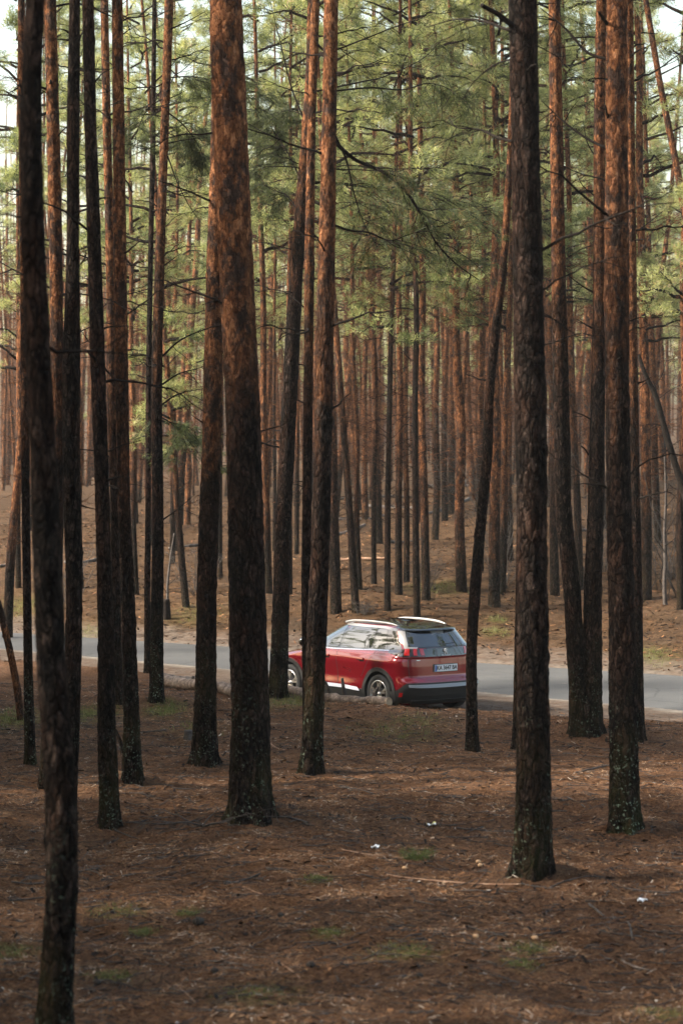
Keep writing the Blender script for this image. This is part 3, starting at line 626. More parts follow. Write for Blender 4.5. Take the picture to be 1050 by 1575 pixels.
for k_, z_, sc_1, sd_1 in ((18, 3.9, 1.0, 1), (18, 5.2, .8, 2), (8, 8.2, .9, 3), (5, 9.4, .9, 4), (9, 9.0, 1., 5), (12, 7.5, .9, 6), (14, 6.5, .9, 7), (17, 6.0, 1.1, 8), (19, 6.2, 1., 9), (25, 6.8, 1.1, 10), (16, 8.4, 1., 11), (26, 7.2, 1.1, 12)):
    o = link('needle_bough', clump(600+sd_1), _mid[k_], (0, 0, z_)); o.scale = (sc_1,)*3
def free(x, y, d): return all((x-a)**2+(y-b)**2 > d*d for a, b in taken)
zones = [(70, 88, 22), (88, 112, 50), (112, 150, 100)]
for zi, (y0, y1, cnt) in enumerate(zones):
    c = tries = 0
    while c < cnt and tries < 20000:
        tries += 1; y = rs_.uniform(y0, y1); x = rs_.uniform(-1, 1)*(.15*y+1.2)
        if df(x, y) < 6 or not free(x, y, 1.25): continue
        px = CX+FPX*x/y
        if zi == 0 and 520 < px < 800 and rs_.random() < .5: continue
        taken.append((x, y)); c += 1
        where = next(w for lim, w in ((60, 'left of the nearest blurred trunk'), (160, 'between the blurred pair and the slim dark pine'), (235, 'behind the slim orange pine'), (310, 'right of the slender branching pine'),
            (400, 'around the thickest trunk'), (500, 'around the leaning grey-brown pine'), (560, 'right of the trunk crossing the car door'), (640, 'above the car roof'), (730, 'above the tail of the car'),
            (850, 'around the stout dark trunk'), (940, 'behind the forked pine'), (9999, 'right of the lichen-spotted trunk')) if px < lim)
        depth = ['low-slope', 'mid-slope', 'hilltop'][zi]
        wd_ = rs_.choice([rs_.uniform(.30, .6), rs_.uniform(.5, .85), rs_.uniform(.8, 1.15)]); ly = rs_.gauss(0, 2.3); crown_ = not (rs_.random() < (.75 if px < 250 else .18))
        look = ('hair-thin ' if wd_ < .45 else 'slender ' if wd_ < .72 else 'medium ' if wd_ < .98 else 'sturdy ') + ('left-leaning ' if ly < -1.1 else 'right-leaning ' if ly > 1.1 else 'upright ')
        bg_tree(x, y, rs_.randrange(7), '%s%s pine %s' % (look, depth, where), '%s pines %s' % (depth, where), rs_.uniform(.85, 1.15), wd_, (R(rs_.gauss(0, 1.3)), R(ly)), rs_.uniform(*[(1.5, 6), (0, 4.5), (-3, 3.5)][zi]), rs_, crown_)
# the far wood behind them reads as one mass
b = Bag(); VV, rr = [], []
rs = np.random.default_rng(9)
low = []
for s in range(5):
    cb, V3, r3 = crown_geo([9.5, 4.5, 10, 6, 9.5][s], 19.5, np.random.default_rng(800+s), nb=22, reach=2.5, tf=6, blades=7, ln=.34, wd=.06, subs=4); low.append((V3, r3))
for kk in range(560):
    y = rs.uniform(148, 320); x = rs.uniform(-1, 1)*(.165*y+4); z = float(gz(x, y)); s = rs.uniform(.85, 1.2); a = rs.uniform(0, 6.28)
    r0 = rs.uniform(.07, .19); b.add(tube(np.array([[x, y, z-.2], [x+rs.normal(0, .2), y, z+9*s], [x+rs.normal(0, .4), y, z+19*s]]), [r0, r0*.7, .03], 6))
    if kk > 190 or CX+FPX*x/y < 260 and rs.random() < .85: continue
    V3, r3 = low[rs.integers(5)]; c, sn = math.cos(a), math.sin(a); W = V3*s
    VV.append(np.column_stack([W[:, 0]*c-W[:, 1]*sn+x, W[:, 0]*sn+W[:, 1]*c+y, W[:, 2]+z])); rr.append(r3)
fo = link('far_forest', foliage_mesh('far_forest', b, np.vstack(VV), np.concatenate(rr), BARK, NEED)); fo.color = (-.15, 0, 0, 1)
tag(fo, 'distant mass of pines closing the view behind the counted trees', 'forest', kind='stuff')
# the stand around and behind the viewpoint, added to keep the foreground in soft shade: one mass, none of it in the picture
rs = np.random.default_rng(77); b = Bag(); VV, rr = [], []; bush = []
for k in range(3):
    cb, V3, r3 = crown_geo(2.6, 14.8, np.random.default_rng(640+k), nb=52, reach=3.3, tf=8, blades=7, ln=.30, wd=.075, subs=5); bush.append((V3, r3))  # dense low-crowned pines, shaped for fuller shade on the foreground
def stand(n, fx, fy, kinds, dmin, clear, hr):
    c = tries = 0
    while c < n and tries < 9000:
        tries += 1; x = rs.uniform(*fx); y = rs.uniform(*fy)
        if y > 0 and abs(x) < .16*y+clear or (dn(x, y) < 3.5 and df(x, y) < 1.5) or not free(x, y, dmin): continue
        taken.append((x, y)); c += 1; z = float(gz(x, y)); s = rs.uniform(*hr); a = rs.uniform(0, 6.28)
        H = 14.5*s if kinds is bush else 19*s; r0 = rs.uniform(.13, .19); b.add(tube(np.array([[x, y, z-.2], [x, y, z+H*.5], [x, y, z+H]]), [r0, r0*.7, .03], 8))
        V3, r3 = kinds[rs.integers(len(kinds))]; cc, sn = math.cos(a), math.sin(a); W = V3*s
        VV.append(np.column_stack([W[:, 0]*cc-W[:, 1]*sn+x, W[:, 0]*sn+W[:, 1]*cc+y, W[:, 2]+z])); rr.append(r3)
stand(80, (-30, -5), (-14, 46), bush, 2.0, 3.6, (.8, 1.1))
stand(40, (-52, -2), (-26, 60), low, 3.2, 2.4, (.85, 1.05))
stand(16, (-60, -16), (62, 125), low, 3.4, 2.8, (.9, 1.1))
stand(34, (2, 30), (-20, 60), low, 3.2, 2.4, (.9, 1.1))
so = link('shade_forest', foliage_mesh('shade_forest', b, np.vstack(VV), np.concatenate(rr), BARK, NEED)); so.color = (5/30, 0, 0, 1)
tag(so, 'unseen mass of pines added around and behind the viewpoint for shade', 'forest', kind='stuff')

# ------------------------------------------------------------------ snags, saplings, logs
def lone(name, label, cat, path, mats, seed, seg=14, amp=.6, base3=None, color=(.3, .3, 0, 1), flare=.2):
    P0, pts, rad = px_trunk(path, None, seg, .05, seed, base3); root = thing(name, label, cat, P0)
    o = link('trunk', clean_mesh('trunk', *trunk_geo(pts, rad, seg, .06, seed, amp, flare), mats), root); o.color = color
    TREE[label] = (root, P0, pts, rad, np.random.default_rng(seed)); return label
k = lone('leaning_snag', 'bare reddish dead stem leaning out of the left edge', 'dead tree', [(33,1108,9),(28,1070,11),(20,1020,11),(10,975,11),(-2,930,11),(-30,850,10),(-70,740,8)], [BARK], 201, color=(-.2, 0, 0, 1))
b4 = hit(1046, 930); b4 = np.array([at(1082, 930, b4[1])[0], b4[1], 0]); b4[2] = gz(b4[0], b4[1])
lone('leaning_pine', 'pale slender pine slanting to the upper right beyond the road', 'pine tree', [(1082,930,13),(1080,800,12),(1074,600,12),(1062,400,12),(1040,260,11),(1014,130,10),(992,0,9),(978,-90,8)], [BARK], 211, base3=b4, color=(-.2, 0, 0, 1))
k = lone('crooked_stem', 'short dead crooked stem leaning on the lichen-footed slim pine', 'dead stem', [(191,1190,7),(189,1160,6),(185,1140,6),(178,1122,5)], [BARK], 202, flare=.1)
b3 = hit(1046, 985) ; b3 = np.array([at(1090, 985, b3[1])[0], b3[1], 0]); b3[2] = gz(b3[0], b3[1])
k = lone('leaning_tree', 'dark bare tree curving up leftwards from the right edge with forked twigs', 'dead tree', [(1095,985,15),(1080,860,14),(1052,760,12),(1035,705,11),(1020,655,10),(1005,602,9),(992,575,7),(982,545,5)], [DEADW], 203, base3=b3)
for poly in ([(1010,615),(1030,600),(1050,590)], [(1018,655),(1000,652),(985,655)], [(996,585),(985,595),(975,610)], [(1035,700),(1020,692),(1008,700)], [(1003,600),(1020,570),(1025,540)]): px_branch(k, poly, .014, 0, 3)
k = lone('bare_sapling', 'leafless sapling standing alone near the right edge beyond the road', 'sapling', [(1023,931,7),(1021,900,6),(1023,860,6),(1022,820,5),(1024,770,4),(1022,700,3)], [LOGD], 204)
for poly in ([(1022,850),(1012,835),(1000,820)], [(1023,820),(1035,800),(1044,780)], [(1022,800),(1008,790),(998,780)], [(1023,780),(1040,760),(1048,750)], [(1022,840),(1035,830),(1050,815)]): px_branch(k, poly, .012, 0, 3)
k = lone('bare_sapling', 'thin leafless sapling beyond the road right of the slender branching pine', 'sapling', [(259,948,4),(258,900,4),(262,860,3),(268,820,2)], [LOGD], 205)
for poly in ([(258,915),(250,900),(246,885)], [(259,900),(270,890),(282,878)]): px_branch(k, poly, .010, 0, 3)
k = lone('tree_stump', 'short dark stump beyond the road beside the slender branching pine', 'stump', [(256,952,13),(256,935,12),(255,922,12)], [DEADW], 206)
# bare brush twigs beyond the road
for i, (px, py, w_, h_, label) in enumerate([(775,905,1.5,3.6,'tangle of bare brush beyond the road right of the crooked young pine'), (660,905,.9,1.6,'small bare bush beside the mossy-footed pine behind the car'), (560,945,.7,.8,'tuft of dead twigs at the foot of the scarred leaning pine'), (930,880,1.2,2.6,'bare bush seen between forked pine and lichen-spotted trunk'), (1035,890,1.6,3.4,'bare bush at the right edge behind the leafless sapling'), (100,930,1.3,2.2,'bare bush beyond the road behind the blurred trunks'), (1005,905,2.2,7.5,'tall bare shrub rising right of the lichen-spotted trunk'), (902,895,2.,6.5,'tall bare shrub behind the forked stems'), (770,880,2.,5.5,'tall bare shrub behind the orange-stemmed roadside pine'), (1044,920,2.,8.,'tall bare shrub cut by the right edge of the picture'), (300,915,1.2,1.8,'low bare bush right of the left-leaning pine beyond the road')]):
    P = hit(px, py); rs = np.random.default_rng(900+i); b = Bag()
    for _ in range(16 if h_ < 5 else 12):
        az = rs.uniform(0, 6.28); L = h_*rs.uniform(.5, 1.1); S = branch_path((rs.normal(0, .12), rs.normal(0, .12), -.05), az, L*.45*w_/1.2, 2.0, .3, rs, 10, .12); b.add(tube(S, np.linspace(.010, .003, 10), 4))
        for _ in range(9):
            j = rs.integers(3, 10); b.add(tube(branch_path(S[j], rs.uniform(0, 6.28), L*rs.uniform(.12, .35), rs.uniform(-.1, .9), .2, rs, 5, .15), np.linspace(.005, .002, 5), 3, False))
    tag(link('bare_bush', b.mesh('bare_bush', [LOGD]), loc=P), label, 'bush')
def log(label, p, q, rpx, material, seed, lift=.7, stubs=(), name='fallen_log', cut=True, sag=0, zoff=0):
    a, b = [np.array([*e, float(gz(*e))]) if len(e) == 2 and abs(e[0]) < 10 and zoff == 'w' else hit(*e) for e in (p, q)]; zoff = 0 if zoff == 'w' else zoff
    r = rpx*a[1]/FPX; c = (a+b)/2; n = 14; s = np.linspace(0, 1, n)[:, None]; rs = np.random.default_rng(seed)
    P = a*(1-s)+b*s; P[:, 2] = [gz(x, y) for x, y, _ in P]; P[:, 2] = np.polyval(np.polyfit(s[:, 0], P[:, 2], 2), s[:, 0])+r*lift+zoff; P += rs.normal(0, r*.18, (n, 3)); root = thing(name, label, 'log' if rpx > 3.4 else 'fallen branch', c)
    Q = smooth_path(P-c, max(30, int(np.linalg.norm(b-a)/.05))); V, F = tube(Q, r*np.linspace(1, .86, len(Q)), 16)
    d = (fbm(V[:, 0]*9+seed, V[:, 1]*9, V[:, 2]*9)-.5)*r*.55; cc = V.copy(); near = Q[np.minimum(np.arange(len(V))//16, len(Q)-1)]; dirn = V-near; V = V+dirn/(np.linalg.norm(dirn, axis=1)[:, None]+1e-6)*d[:, None]
    link('stem', clean_mesh('stem', V, F, [material]), root)
    if cut:
        for e, e2 in ((Q[0], Q[1]), (Q[-1], Q[-2])):
            t_ = (e-e2)/np.linalg.norm(e-e2); V, F = tube(np.array([e-t_*.01, e+t_*.012]), [r*.86, r*.84], 16); link('cut_end', clean_mesh('cut_end', V, F, [CUTW], False), root)
    for (px, py, ex, ey) in stubs:
        pa, pb = CX+a[0]*FPX/a[1], CX+b[0]*FPX/b[1]; Yq = a[1]+(b[1]-a[1])*((px-pa)/(pb-pa)); A = at(px, py, Yq)-c; B = at(ex, ey, Yq-.05)-c
        link('branch_stub', clean_mesh('branch_stub', *tube(smooth_path(np.array([A, (A+B)/2+rs.normal(0, .01, 3), B]), 6), np.linspace(r*.4, r*.22, 6), 8), [LOGD]), root)
    return root
log('long grey log with snapped branch stubs lying in front of the car wheels', (-1.2,43.3), (.80,41.0), 8.5, LOGW, 1, .45, ((530,1072,526,1043), (508,1068,500,1048), (573,1075,581,1056)), zoff='w')
log('peeled mottled log lying left of the car beside the slender branching pine', (248,1056), (368,1074), 10, LOGW, 2, .8, ((300,1052,297,1040), (340,1060,345,1050)))
log('thin grey pole lying on the road verge left of the half hidden pine', (252,1042), (310,1050), 3.5, LOGD, 3)
log('pale peeled log lying on the slope beyond the road above the car windscreen', (522,864), (592,861), 2.6, LOGP, 4, .8)
for i, (p, q, r, label) in enumerate([((500,800),(600,793),3.,'dark log on the slope, second lowest above the car roof'), ((640,752),(694,748),3.2,'dark straight log highest on the slope above the car'), ((655,792),(720,770),3.2,'slanting log on the slope above the rear of the car'), ((505,770),(640,765),2.6,'long log lying across the top of the slope'), ((500,826),(560,808),2.6,'grey log tilted on the slope just right of the door-crossing trunk'),
    ((690,765),(745,715),3.2,'fallen trunk propped slanting behind the crooked young pine'), ((262,845),(318,838),2.4,'thin dark log on the slope left of the half hidden pine'), ((100,868),(150,862),3.,'dark log beyond the road right of the blurred trunk'), ((0,873),(30,868),3.,'dark log at the far left edge beyond the road'), ((560,780),(650,783),2.6,'half buried log in the middle of the pile up the slope'), ((880,820),(1000,800),2.6,'dark fallen trunk behind the lichen-spotted pine'), ((600,835),(655,828),2.2,'short log between the dark pines above the car roof'), ((700,752),(790,745),2.6,'log behind the crooked young pine at the top of the slope')]):
    log(label, p, q, r, LOGD if i % 4 else LOGW, 20+i, .6, cut=False)
P = hit(290, 1137); V, F = trunk_geo([[0, 0, -.05], [.01, 0, .06], [0, .01, .12]], [.07, .065, .06], 20, .02, 5, .8, .3, .05); tag(link('stump', clean_mesh('stump', V, F, [LOGD]), loc=P), 'little dark sawn stump left of the half hidden pine', 'stump')
# sticks on the needles
ST = [((595,1346),(800,1364),3.,1,'long peeled tan branch lying left of the stout dark trunk'), ((845,1366),(930,1350),2.4,0,'bent grey branch lying right of the stout dark trunk'), ((800,1362),(850,1368),2.4,0,'grey stick against the foot of the stout dark trunk'),
 ((345,1360),(400,1345),3.,0,'dark stick on the needles below the thickest trunk'), ((122,1343),(162,1334),3.,0,'short dark stick right of the nearest blurred trunk'), ((18,1358),(68,1360),3.,0,'dark stick at the left edge, upper of the two'), ((12,1388),(68,1384),2.6,0,'dark stick at the left edge, lower of the two'),
 ((205,1268),(318,1260),2.,0,'long thin twig left of the thickest trunk'), ((428,1259),(473,1268),3.6,0,'dark broken branch at the right foot of the thickest trunk'), ((310,1480),(388,1490),3.,0,'curved dark stick low in the middle of the needles'), ((375,1366),(437,1386),1.8,1,'thin tan twig below the dark stick in the middle'),
 ((424,1480),(462,1508),2.,1,'thin tan twig low near the bottom'), ((525,1308),(588,1320),2.2,1,'tan twig left of the little pine seedling'), ((600,1263),(632,1261),3.2,0,'short dark stick above the two white scraps'), ((955,1480),(997,1494),4.,2,'short grey plank-like chunk near the lower right'),
 ((905,1394),(928,1412),4.,0,'stubby dark chunk right of the stout trunk'), ((965,1420),(972,1446),3.6,0,'upright-lying dark chunk near the right edge'), ((720,1428),(778,1441),2.8,0,'grey stick below the tan branch'), ((635,1266),(660,1276),2.,0,'twig touching the yellow-white scrap'), ((702,1274),(786,1281),2.4,0,'thin dark twig leading to the stout trunk'),
 ((945,1363),(1050,1376),2.6,0,'long dark stick at the right edge'), ((270,1516),(302,1546),1.8,1,'hooked tan twig near the bottom left of centre'), ((416,1145),(441,1155),1.8,1,'pale broken twig between the thickest trunk and the door-crossing one'), ((208,1127),(256,1124),2.6,0,'dark stick right of the lichen-footed slim pine'), ((150,1262),(262,1300),1.6,0,'fine twig by the foot of the slim dark pine'),
 ((262,1150),(300,1148),2.,0,'thin dark twig left of the small stump'), ((520,1210),(575,1222),2.,0,'dark twig right of the door-crossing trunk foot'), ((885,1190),(935,1178),2.6,0,'dark twig left of the lichen-spotted foot'), ((640,1230),(700,1238),1.6,0,'fine twig in the middle of the needles'), ((870,1225),(900,1245),2.,0,'short twig between the stout and the lichen-spotted trunks')]
for i, (p, q, r, mk, label) in enumerate(ST): log(label, p, q, r*.5, [LOGD, LOGP, LOGW][mk], 400+i, .9, name='fallen_branch', cut=False)
# dead branch clump left of the thickest trunk
P = hit(312, 1275); rs = np.random.default_rng(77); b = Bag()
for a_, L in ((.1, 1.0), (2.9, .9), (3.4, .7), (-.3, .6), (1.2, .5), (2.2, .55), (4.5, .4)): b.add((lambda d: (np.vstack(d.V), np.vstack(d.F)))(dead_branch_geo((0, 0, .03), a_, L, rs.uniform(.0, .6), .25, .010, rs, 5)))
tag(link('dead_branch_clump', b.mesh('dead_branch_clump', [LOGD]), loc=P), 'spidery dead branch clump left of the thickest trunk foot', 'dead branch')
# paper scraps, fungi, cone, seedling
WH = simple('paper_white', (.75, .77, .80), .7); YE = simple('paper_yellow', (.70, .66, .25), .7); FUN = simple('fungus_cap', (.55, .33, .17), .8, nz=30); CONE = simple('pine_cone', (.035, .026, .02), .9, nz=60)
def scrap(px, py, r, m, label, seed):
    P = hit(px, py); rs = np.random.default_rng(seed); n = 10; u, v_ = np.meshgrid(np.linspace(-1, 1, n), np.linspace(-1, 1, n)); z = fbm(u*1.8+seed, v_*1.8, 0, 3)*r*1.6
    V = np.column_stack([(u*r*(1+.3*fbm(v_*2, u, 3.))).ravel(), (v_*r*.8).ravel(), z.ravel()-r*.25]); idx = np.arange(n*n).reshape(n, n); F = np.stack([idx[:-1, :-1], idx[:-1, 1:], idx[1:, 1:], idx[1:, :-1]], -1).reshape(-1, 4)
    mi = [1 if (V[f][:, 1].mean() > 0 and len(m) > 1) else 0 for f in F]
    o = link('paper_scrap', mesh('paper_scrap', V, F, m, False, mi), loc=P); md = o.modifiers.new('t', 'SOLIDIFY'); md.thickness = .002; tag(o, label, 'litter')
scrap(663, 1271, .045, [WH, YE], 'crumpled white and yellow paper scrap on the needles', 1); scrap(577, 1306, .04, [WH], 'crumpled white scrap left of the little pine seedling', 2); scrap(987, 1388, .04, [WH], 'whitish crumpled scrap near the right edge', 3); scrap(273, 1592-18, .01, [WH], 'tiny white scrap at the bottom edge', 4)
for i, (px, py, r, label) in enumerate([(735,1328,.030,'pale orange wood fungus, upper one above the tan branch'), (738,1334,.028,'pale orange fungus ring above the tan branch'), (622,1340,.028,'round tan fungus right of the dark patch left of the seedling'), (731,1445,.028,'small pale fungus below the tan branch'), (822,1446,.03,'pale round fungus low on the needles')]):
    P = hit(px, py); V, F = tube(np.array([[0, 0, 0], [0, 0, .018], [0, 0, .03], [0, 0, .036]]), [r*.7, r, r*.8, r*.3], 14); tag(link('mushroom', clean_mesh('mushroom', V, F, [FUN]), loc=P), label, 'mushroom')
for i, (px, py, r, label) in enumerate([(305,1424,.05,'dark round cone in the middle of the lower left needles'), (432,1411,.03,'small dark pine cone lower middle'), (478,1490,.035,'dark pine cone near the bottom centre'), (330,1498,.03,'small dark cone near the bottom'), (645,1505,.028,'small dark cone bottom right of centre'), (150,1518,.03,'dark cone beside the blurred trunk')]):
    P = hit(px, py); zz = np.linspace(0, 1, 9); b = Bag(); b.add(tube(np.column_stack([(zz-.5)*r*2.2, zz*0, zz*0+r*.7]), r*np.sin(np.pi*(zz*.9+.07))*np.where(np.arange(9) % 2, 1., .72), 12)); tag(link('pine_cone', b.mesh('pine_cone', [CONE], False), loc=P), label, 'pine cone')
P = hit(645, 1325); rs = np.random.default_rng(5); b = Bag(); Cs, Ds = [], []
for _ in range(11):
    S = branch_path((rs.normal(0, .05), rs.normal(0, .04), 0), rs.uniform(0, 6.28), rs.uniform(.10, .22), .65, .2, rs, 5, .05); b.add(tube(S, np.linspace(.004, .002, 5), 4)); Cs.append(S[1:]); Ds.append(np.repeat((S[-1]-S[0])[None]*4, 4, 0))
V3, r3 = tufts(np.vstack(Cs), np.vstack(Ds), 22, .065, .004, rs, .8)
tag(link('pine_seedling', foliage_mesh('pine_seedling', b, V3, np.clip(r3*.6, 0, 1), LOGD, GRASS), loc=P), 'tiny fresh green pine seedling on the needles left of the stout trunk', 'seedling')

# ------------------------------------------------------------------ litter of the floor (nobody could count it)
def flakes(n, y0, y1, lmin, lmax, wr, seed, xs=.155, keep=None, lift=.004, dark=0):
    rs = np.random.default_rng(seed); y = y0+(y1-y0)*rs.random(n)**.9; x = (rs.random(n)*2-1)*(xs*y+.4)
    a, b = dn(x, y), df(x, y); k = ((a > bank(x)-.5+rs.normal(0, .9, n)) | (b > .5+rs.normal(0, .7, n))) if keep is None else keep(x, y, a, b)
    x, y = x[k], y[k]; n = len(x); z = gz(x, y); az = rs.random(n)*6.283; L = rs.uniform(lmin, lmax, n); W = L*rs.uniform(wr[0], wr[1], n)
    d = np.column_stack([np.cos(az), np.sin(az), rs.normal(0, .22, n)])*L[:, None]/2; s = np.column_stack([-np.sin(az), np.cos(az), rs.normal(0, .35, n)])*W[:, None]/2
    c = np.column_stack([x, y, z+lift+np.abs(d[:, 2])*.6]); V = np.stack([c-d-s*.6, c+d-s, c+d*1.1+s*.5, c-d*.9+s], 1).reshape(-1, 3)
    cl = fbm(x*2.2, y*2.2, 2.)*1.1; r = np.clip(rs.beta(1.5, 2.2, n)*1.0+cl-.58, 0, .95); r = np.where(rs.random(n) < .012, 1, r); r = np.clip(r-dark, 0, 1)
    return V, np.repeat(r, 4)
def litter(name, sets, label):
    V = np.vstack([s[0] for s in sets]); r = np.concatenate([s[1] for s in sets])
    tag(link(name, mesh(name, V, np.arange(len(V)).reshape(-1, 4), [LITTER], False, None, {'rnd': r})), label, 'litter', kind='stuff')
litter('needle_litter', [flakes(250000, 17.5, 46, .035, .08, (.05, .10), 1, dark=-.03), flakes(14000, 17.5, 46, .02, .05, (.3, .8), 2), flakes(7000, 17.5, 44, .03, .10, (.2, .5), 14, dark=.4), flakes(90000, 17.5, 30, .025, .06, (.06, .12), 8, dark=-.03)], 'brown pine needles and bark flakes strewn over the forest floor')
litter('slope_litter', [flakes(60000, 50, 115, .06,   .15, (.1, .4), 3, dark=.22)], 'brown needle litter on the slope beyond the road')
# twigs
b = Bag(); rs = np.random.default_rng(12); cnt = 0
for _ in range(4600):
    y = rs.uniform(17.5, 46); x = rs.uniform(-1, 1)*(.155*y+.3)
    if dn(x, y) < bank(x)+.2: continue
    L = rs.uniform(.06, .35)*(1 if rs.random() > .1 else 2); az = rs.normal(0, .9)+rs.choice([0, np.pi]); s = np.linspace(-.5, .5, 5)
    X = x+math.cos(az)*L*s+rs.normal(0, .01, 5); Y_ = y+math.sin(az)*L*s+rs.normal(0, .01, 5); r0 = rs.uniform(.002, .007)
    b.add(tube(np.column_stack([X, Y_, gz(X, Y_)+r0+.006]), np.linspace(r0, r0*.5, 5), 4))
tag(link('twig_litter', b.mesh('twig_litter', [LOGD])), 'thin broken twigs scattered among the needles', 'litter', kind='stuff')
# grass tufts
V, rr = [], []; rs = np.random.default_rng(31)
for (px, py, r, s) in MOSS:
    h = hit(px, py); far_ = h[1] > 33; n = int(260*s*r) if far_ else int(260*s)
    if px in (610, 640): n = int(n*.5)
    e = 1.8 if far_ else 1.1; x = h[0]+rs.normal(0, r*.45, n); y = h[1]+rs.normal(0, r*.45*e, n); z = gz(x, y); l = (.09 if far_ else .02)
    C = np.column_stack([x, y, z]); a, q = tufts(C, np.repeat([[0, 0, 1.3]], n, 0), 4, l, .008 if far_ else .006, rs, .5); V.append(a); rr.append(q)
V = np.vstack(V); tag(link('grass', mesh('grass', V, np.arange(len(V)).reshape(-1, 3), [GRASS], False, None, {'rnd': np.concatenate(rr)})), 'sparse tufts of short grass and moss on the needles', 'grass', kind='stuff')
# ------------------------------------------------------------------ the red car
def paint(name, c, rough=.28, coat=1., spec=.5, metal=0.):
    return simple(name, c, rough, metal, coat, spec)
RED = paint('red_paint', (.19, .002, .010), .20, 1., .5, .2); BLK = paint('black_gloss', (.006, .006, .007), .08, 1.)
PLA = simple('black_plastic', (.022, .023, .024), .6, nz=90); CHR = simple('satin_chrome', (.42, .42, .43), .25, 1.); SIL = simple('roof_rail_metal', (.33, .32, .31), .4, .5)
GLA = simple('dark_car_glass', (.012, .014, .015), .02, 0., 1., .8); TYR = simple('tyre_rubber', (.018, .018, .018), .8, nz=40); ALU = simple('alloy_rim', (.62, .62, .63), .28, .9)
LMP = simple('smoked_lamp', (.02, .012, .012), .05, 0., 1.); LRD = simple('red_lamp', (.40, .006, .008), .2, 0., 1.); PLW = simple('plate_white', (.72, .74, .78), .4); PLB = simple('plate_blue', (.05, .13, .38), .4); INK = simple('plate_letters', (.012, .012, .014), .5); RIMD = simple('rim_shadow_metal', (.03, .03, .032), .5, .3)
zt = np.arange(.16, 1.6201, .002)
def tab(keys, w_=9):
    k = np.array(keys); y = np.interp(zt, k[:, 0], k[:, 1]); p_ = np.pad(y, w_, mode='edge'); ker = np.hanning(2*w_+1); ker /= ker.sum(); return np.convolve(p_, ker, 'valid')
Wt = tab([(.16,.79),(.22,.85),(.34,.89),(.45,.90),(.60,.895),(.72,.905),(.86,.922),(.95,.918),(1.03,.895),(1.09,.855),(1.13,.82),(1.20,.795),(1.35,.735),(1.46,.675),(1.52,.62),(1.56,.56),(1.59,.45),(1.61,.28),(1.62,.12)])
XRt = tab([(.16,.24),(.25,.11),(.35,.05),(.48,.0),(.58,.0),(.62,.03),(.66,.075),(.85,.09),(1.0,.105),(1.02,.09),(1.17,.125),(1.2,.15),(1.46,.36),(1.50,.42),(1.54,.52),(1.58,.74),(1.61,1.15),(1.62,1.35)], 5)
XFt = tab([(.16,4.25),(.3,4.40),(.5,4.447),(.7,4.43),(.8,4.36),(.88,4.12),(.94,3.85),(.99,3.55),(1.03,3.38),(1.06,3.28),(1.3,2.88),(1.46,2.55),(1.52,2.38),(1.57,2.1),(1.60,1.85),(1.62,1.6)])
iz = lambda T, z: np.interp(z, zt, T)
NS, RR_, RF_ = 3.0, .45, .75
def yhalf(x, z):
    a = np.clip((x-iz(XRt, z))/RR_, 0, 1); b = np.clip((iz(XFt, z)-x)/RF_, 0, 1)
    y = iz(Wt, z)*(1-(1-a)**NS)**(1/NS)*(1-(1-b)**2.4)**(1/2.4)
    up = sst(1.08, 1.25, z); y = y*(1-up*.07*sst(1.4, .2, x)) - .018*sst(1.2, 2., x)*sst(3.2, 2.4, x)*np.exp(-((z-.62)/.16)**2)
    return y + .02*np.exp(-((z-.93)/.07)**2)*np.exp(-((x-.7)/.6)**2) + .016*np.exp(-((z-.86)/.09)**2)*np.exp(-((x-3.5)/.5)**2)
def outl(a, z):            # a in degrees round the rear, |a|<=90 the rear arc, beyond it the flank
    a = np.asarray(a, float); z = np.asarray(z, float)+0*a; s = np.sign(a); q = np.radians(np.clip(np.abs(a), 0, 90)); xr = iz(XRt, z)
    x = xr+RR_*(1-np.maximum(np.cos(q), 0)**(2/NS)) + np.maximum(np.abs(a)-90, 0)/90
    yy = yhalf(x, z); t_ = np.sin(q)**(2/NS); flat = iz(Wt, z)*(1-sst(1.08, 1.25, z)*.07*sst(1.4, .2, x))*t_
    return np.stack([x, s*np.where(np.abs(a) < 60, flat, yy), z], -1)
Mx = Matrix.Rotation(R(127.4), 4, 'Z'); CARP = (1.89, 42.505, .004)
car = thing('car', 'red compact SUV with black roof and silver rails parked on the verge', 'car', CARP, (0, 0, R(127.4)))
def panel(name, P, off, m, parent=None, thick=.012, flip=None):
    P = np.asarray(P, float); du = np.gradient(P, axis=0); dv = np.gradient(P, axis=1); n_ = np.cross(du, dv); n_ /= np.linalg.norm(n_, axis=2)[:, :, None]+1e-12
    c = np.array([2.2, 0, .8]); s = np.sign(((P-c)*n_).sum(2).mean()); n_ *= s; A = P+n_*off; B_ = P-n_*thick; u_, v_ = P.shape[:2]
    idx = np.arange(u_*v_).reshape(u_, v_); F = np.stack([idx[:-1, :-1], idx[1:, :-1], idx[1:, 1:], idx[:-1, 1:]], -1).reshape(-1, 4)
    ring = np.r_[idx[0, :-1], idx[:-1, -1], idx[-1, :0:-1], idx[:0:-1, 0]]; rb = np.arange(len(ring))+u_*v_; Vb = B_.reshape(-1, 3)[ring]
    Vr = A.reshape(-1, 3)[ring]; V = np.vstack([A.reshape(-1, 3), Vb, Vr]); rt = rb+len(ring)
    F2 = np.stack([rt, np.roll(rt, -1), np.roll(rb, -1), rb], -1)
    if s < 0: F = F[:, ::-1]
    return link(name, mesh(name, V, np.vstack([F, F2]), [m]), parent or car)
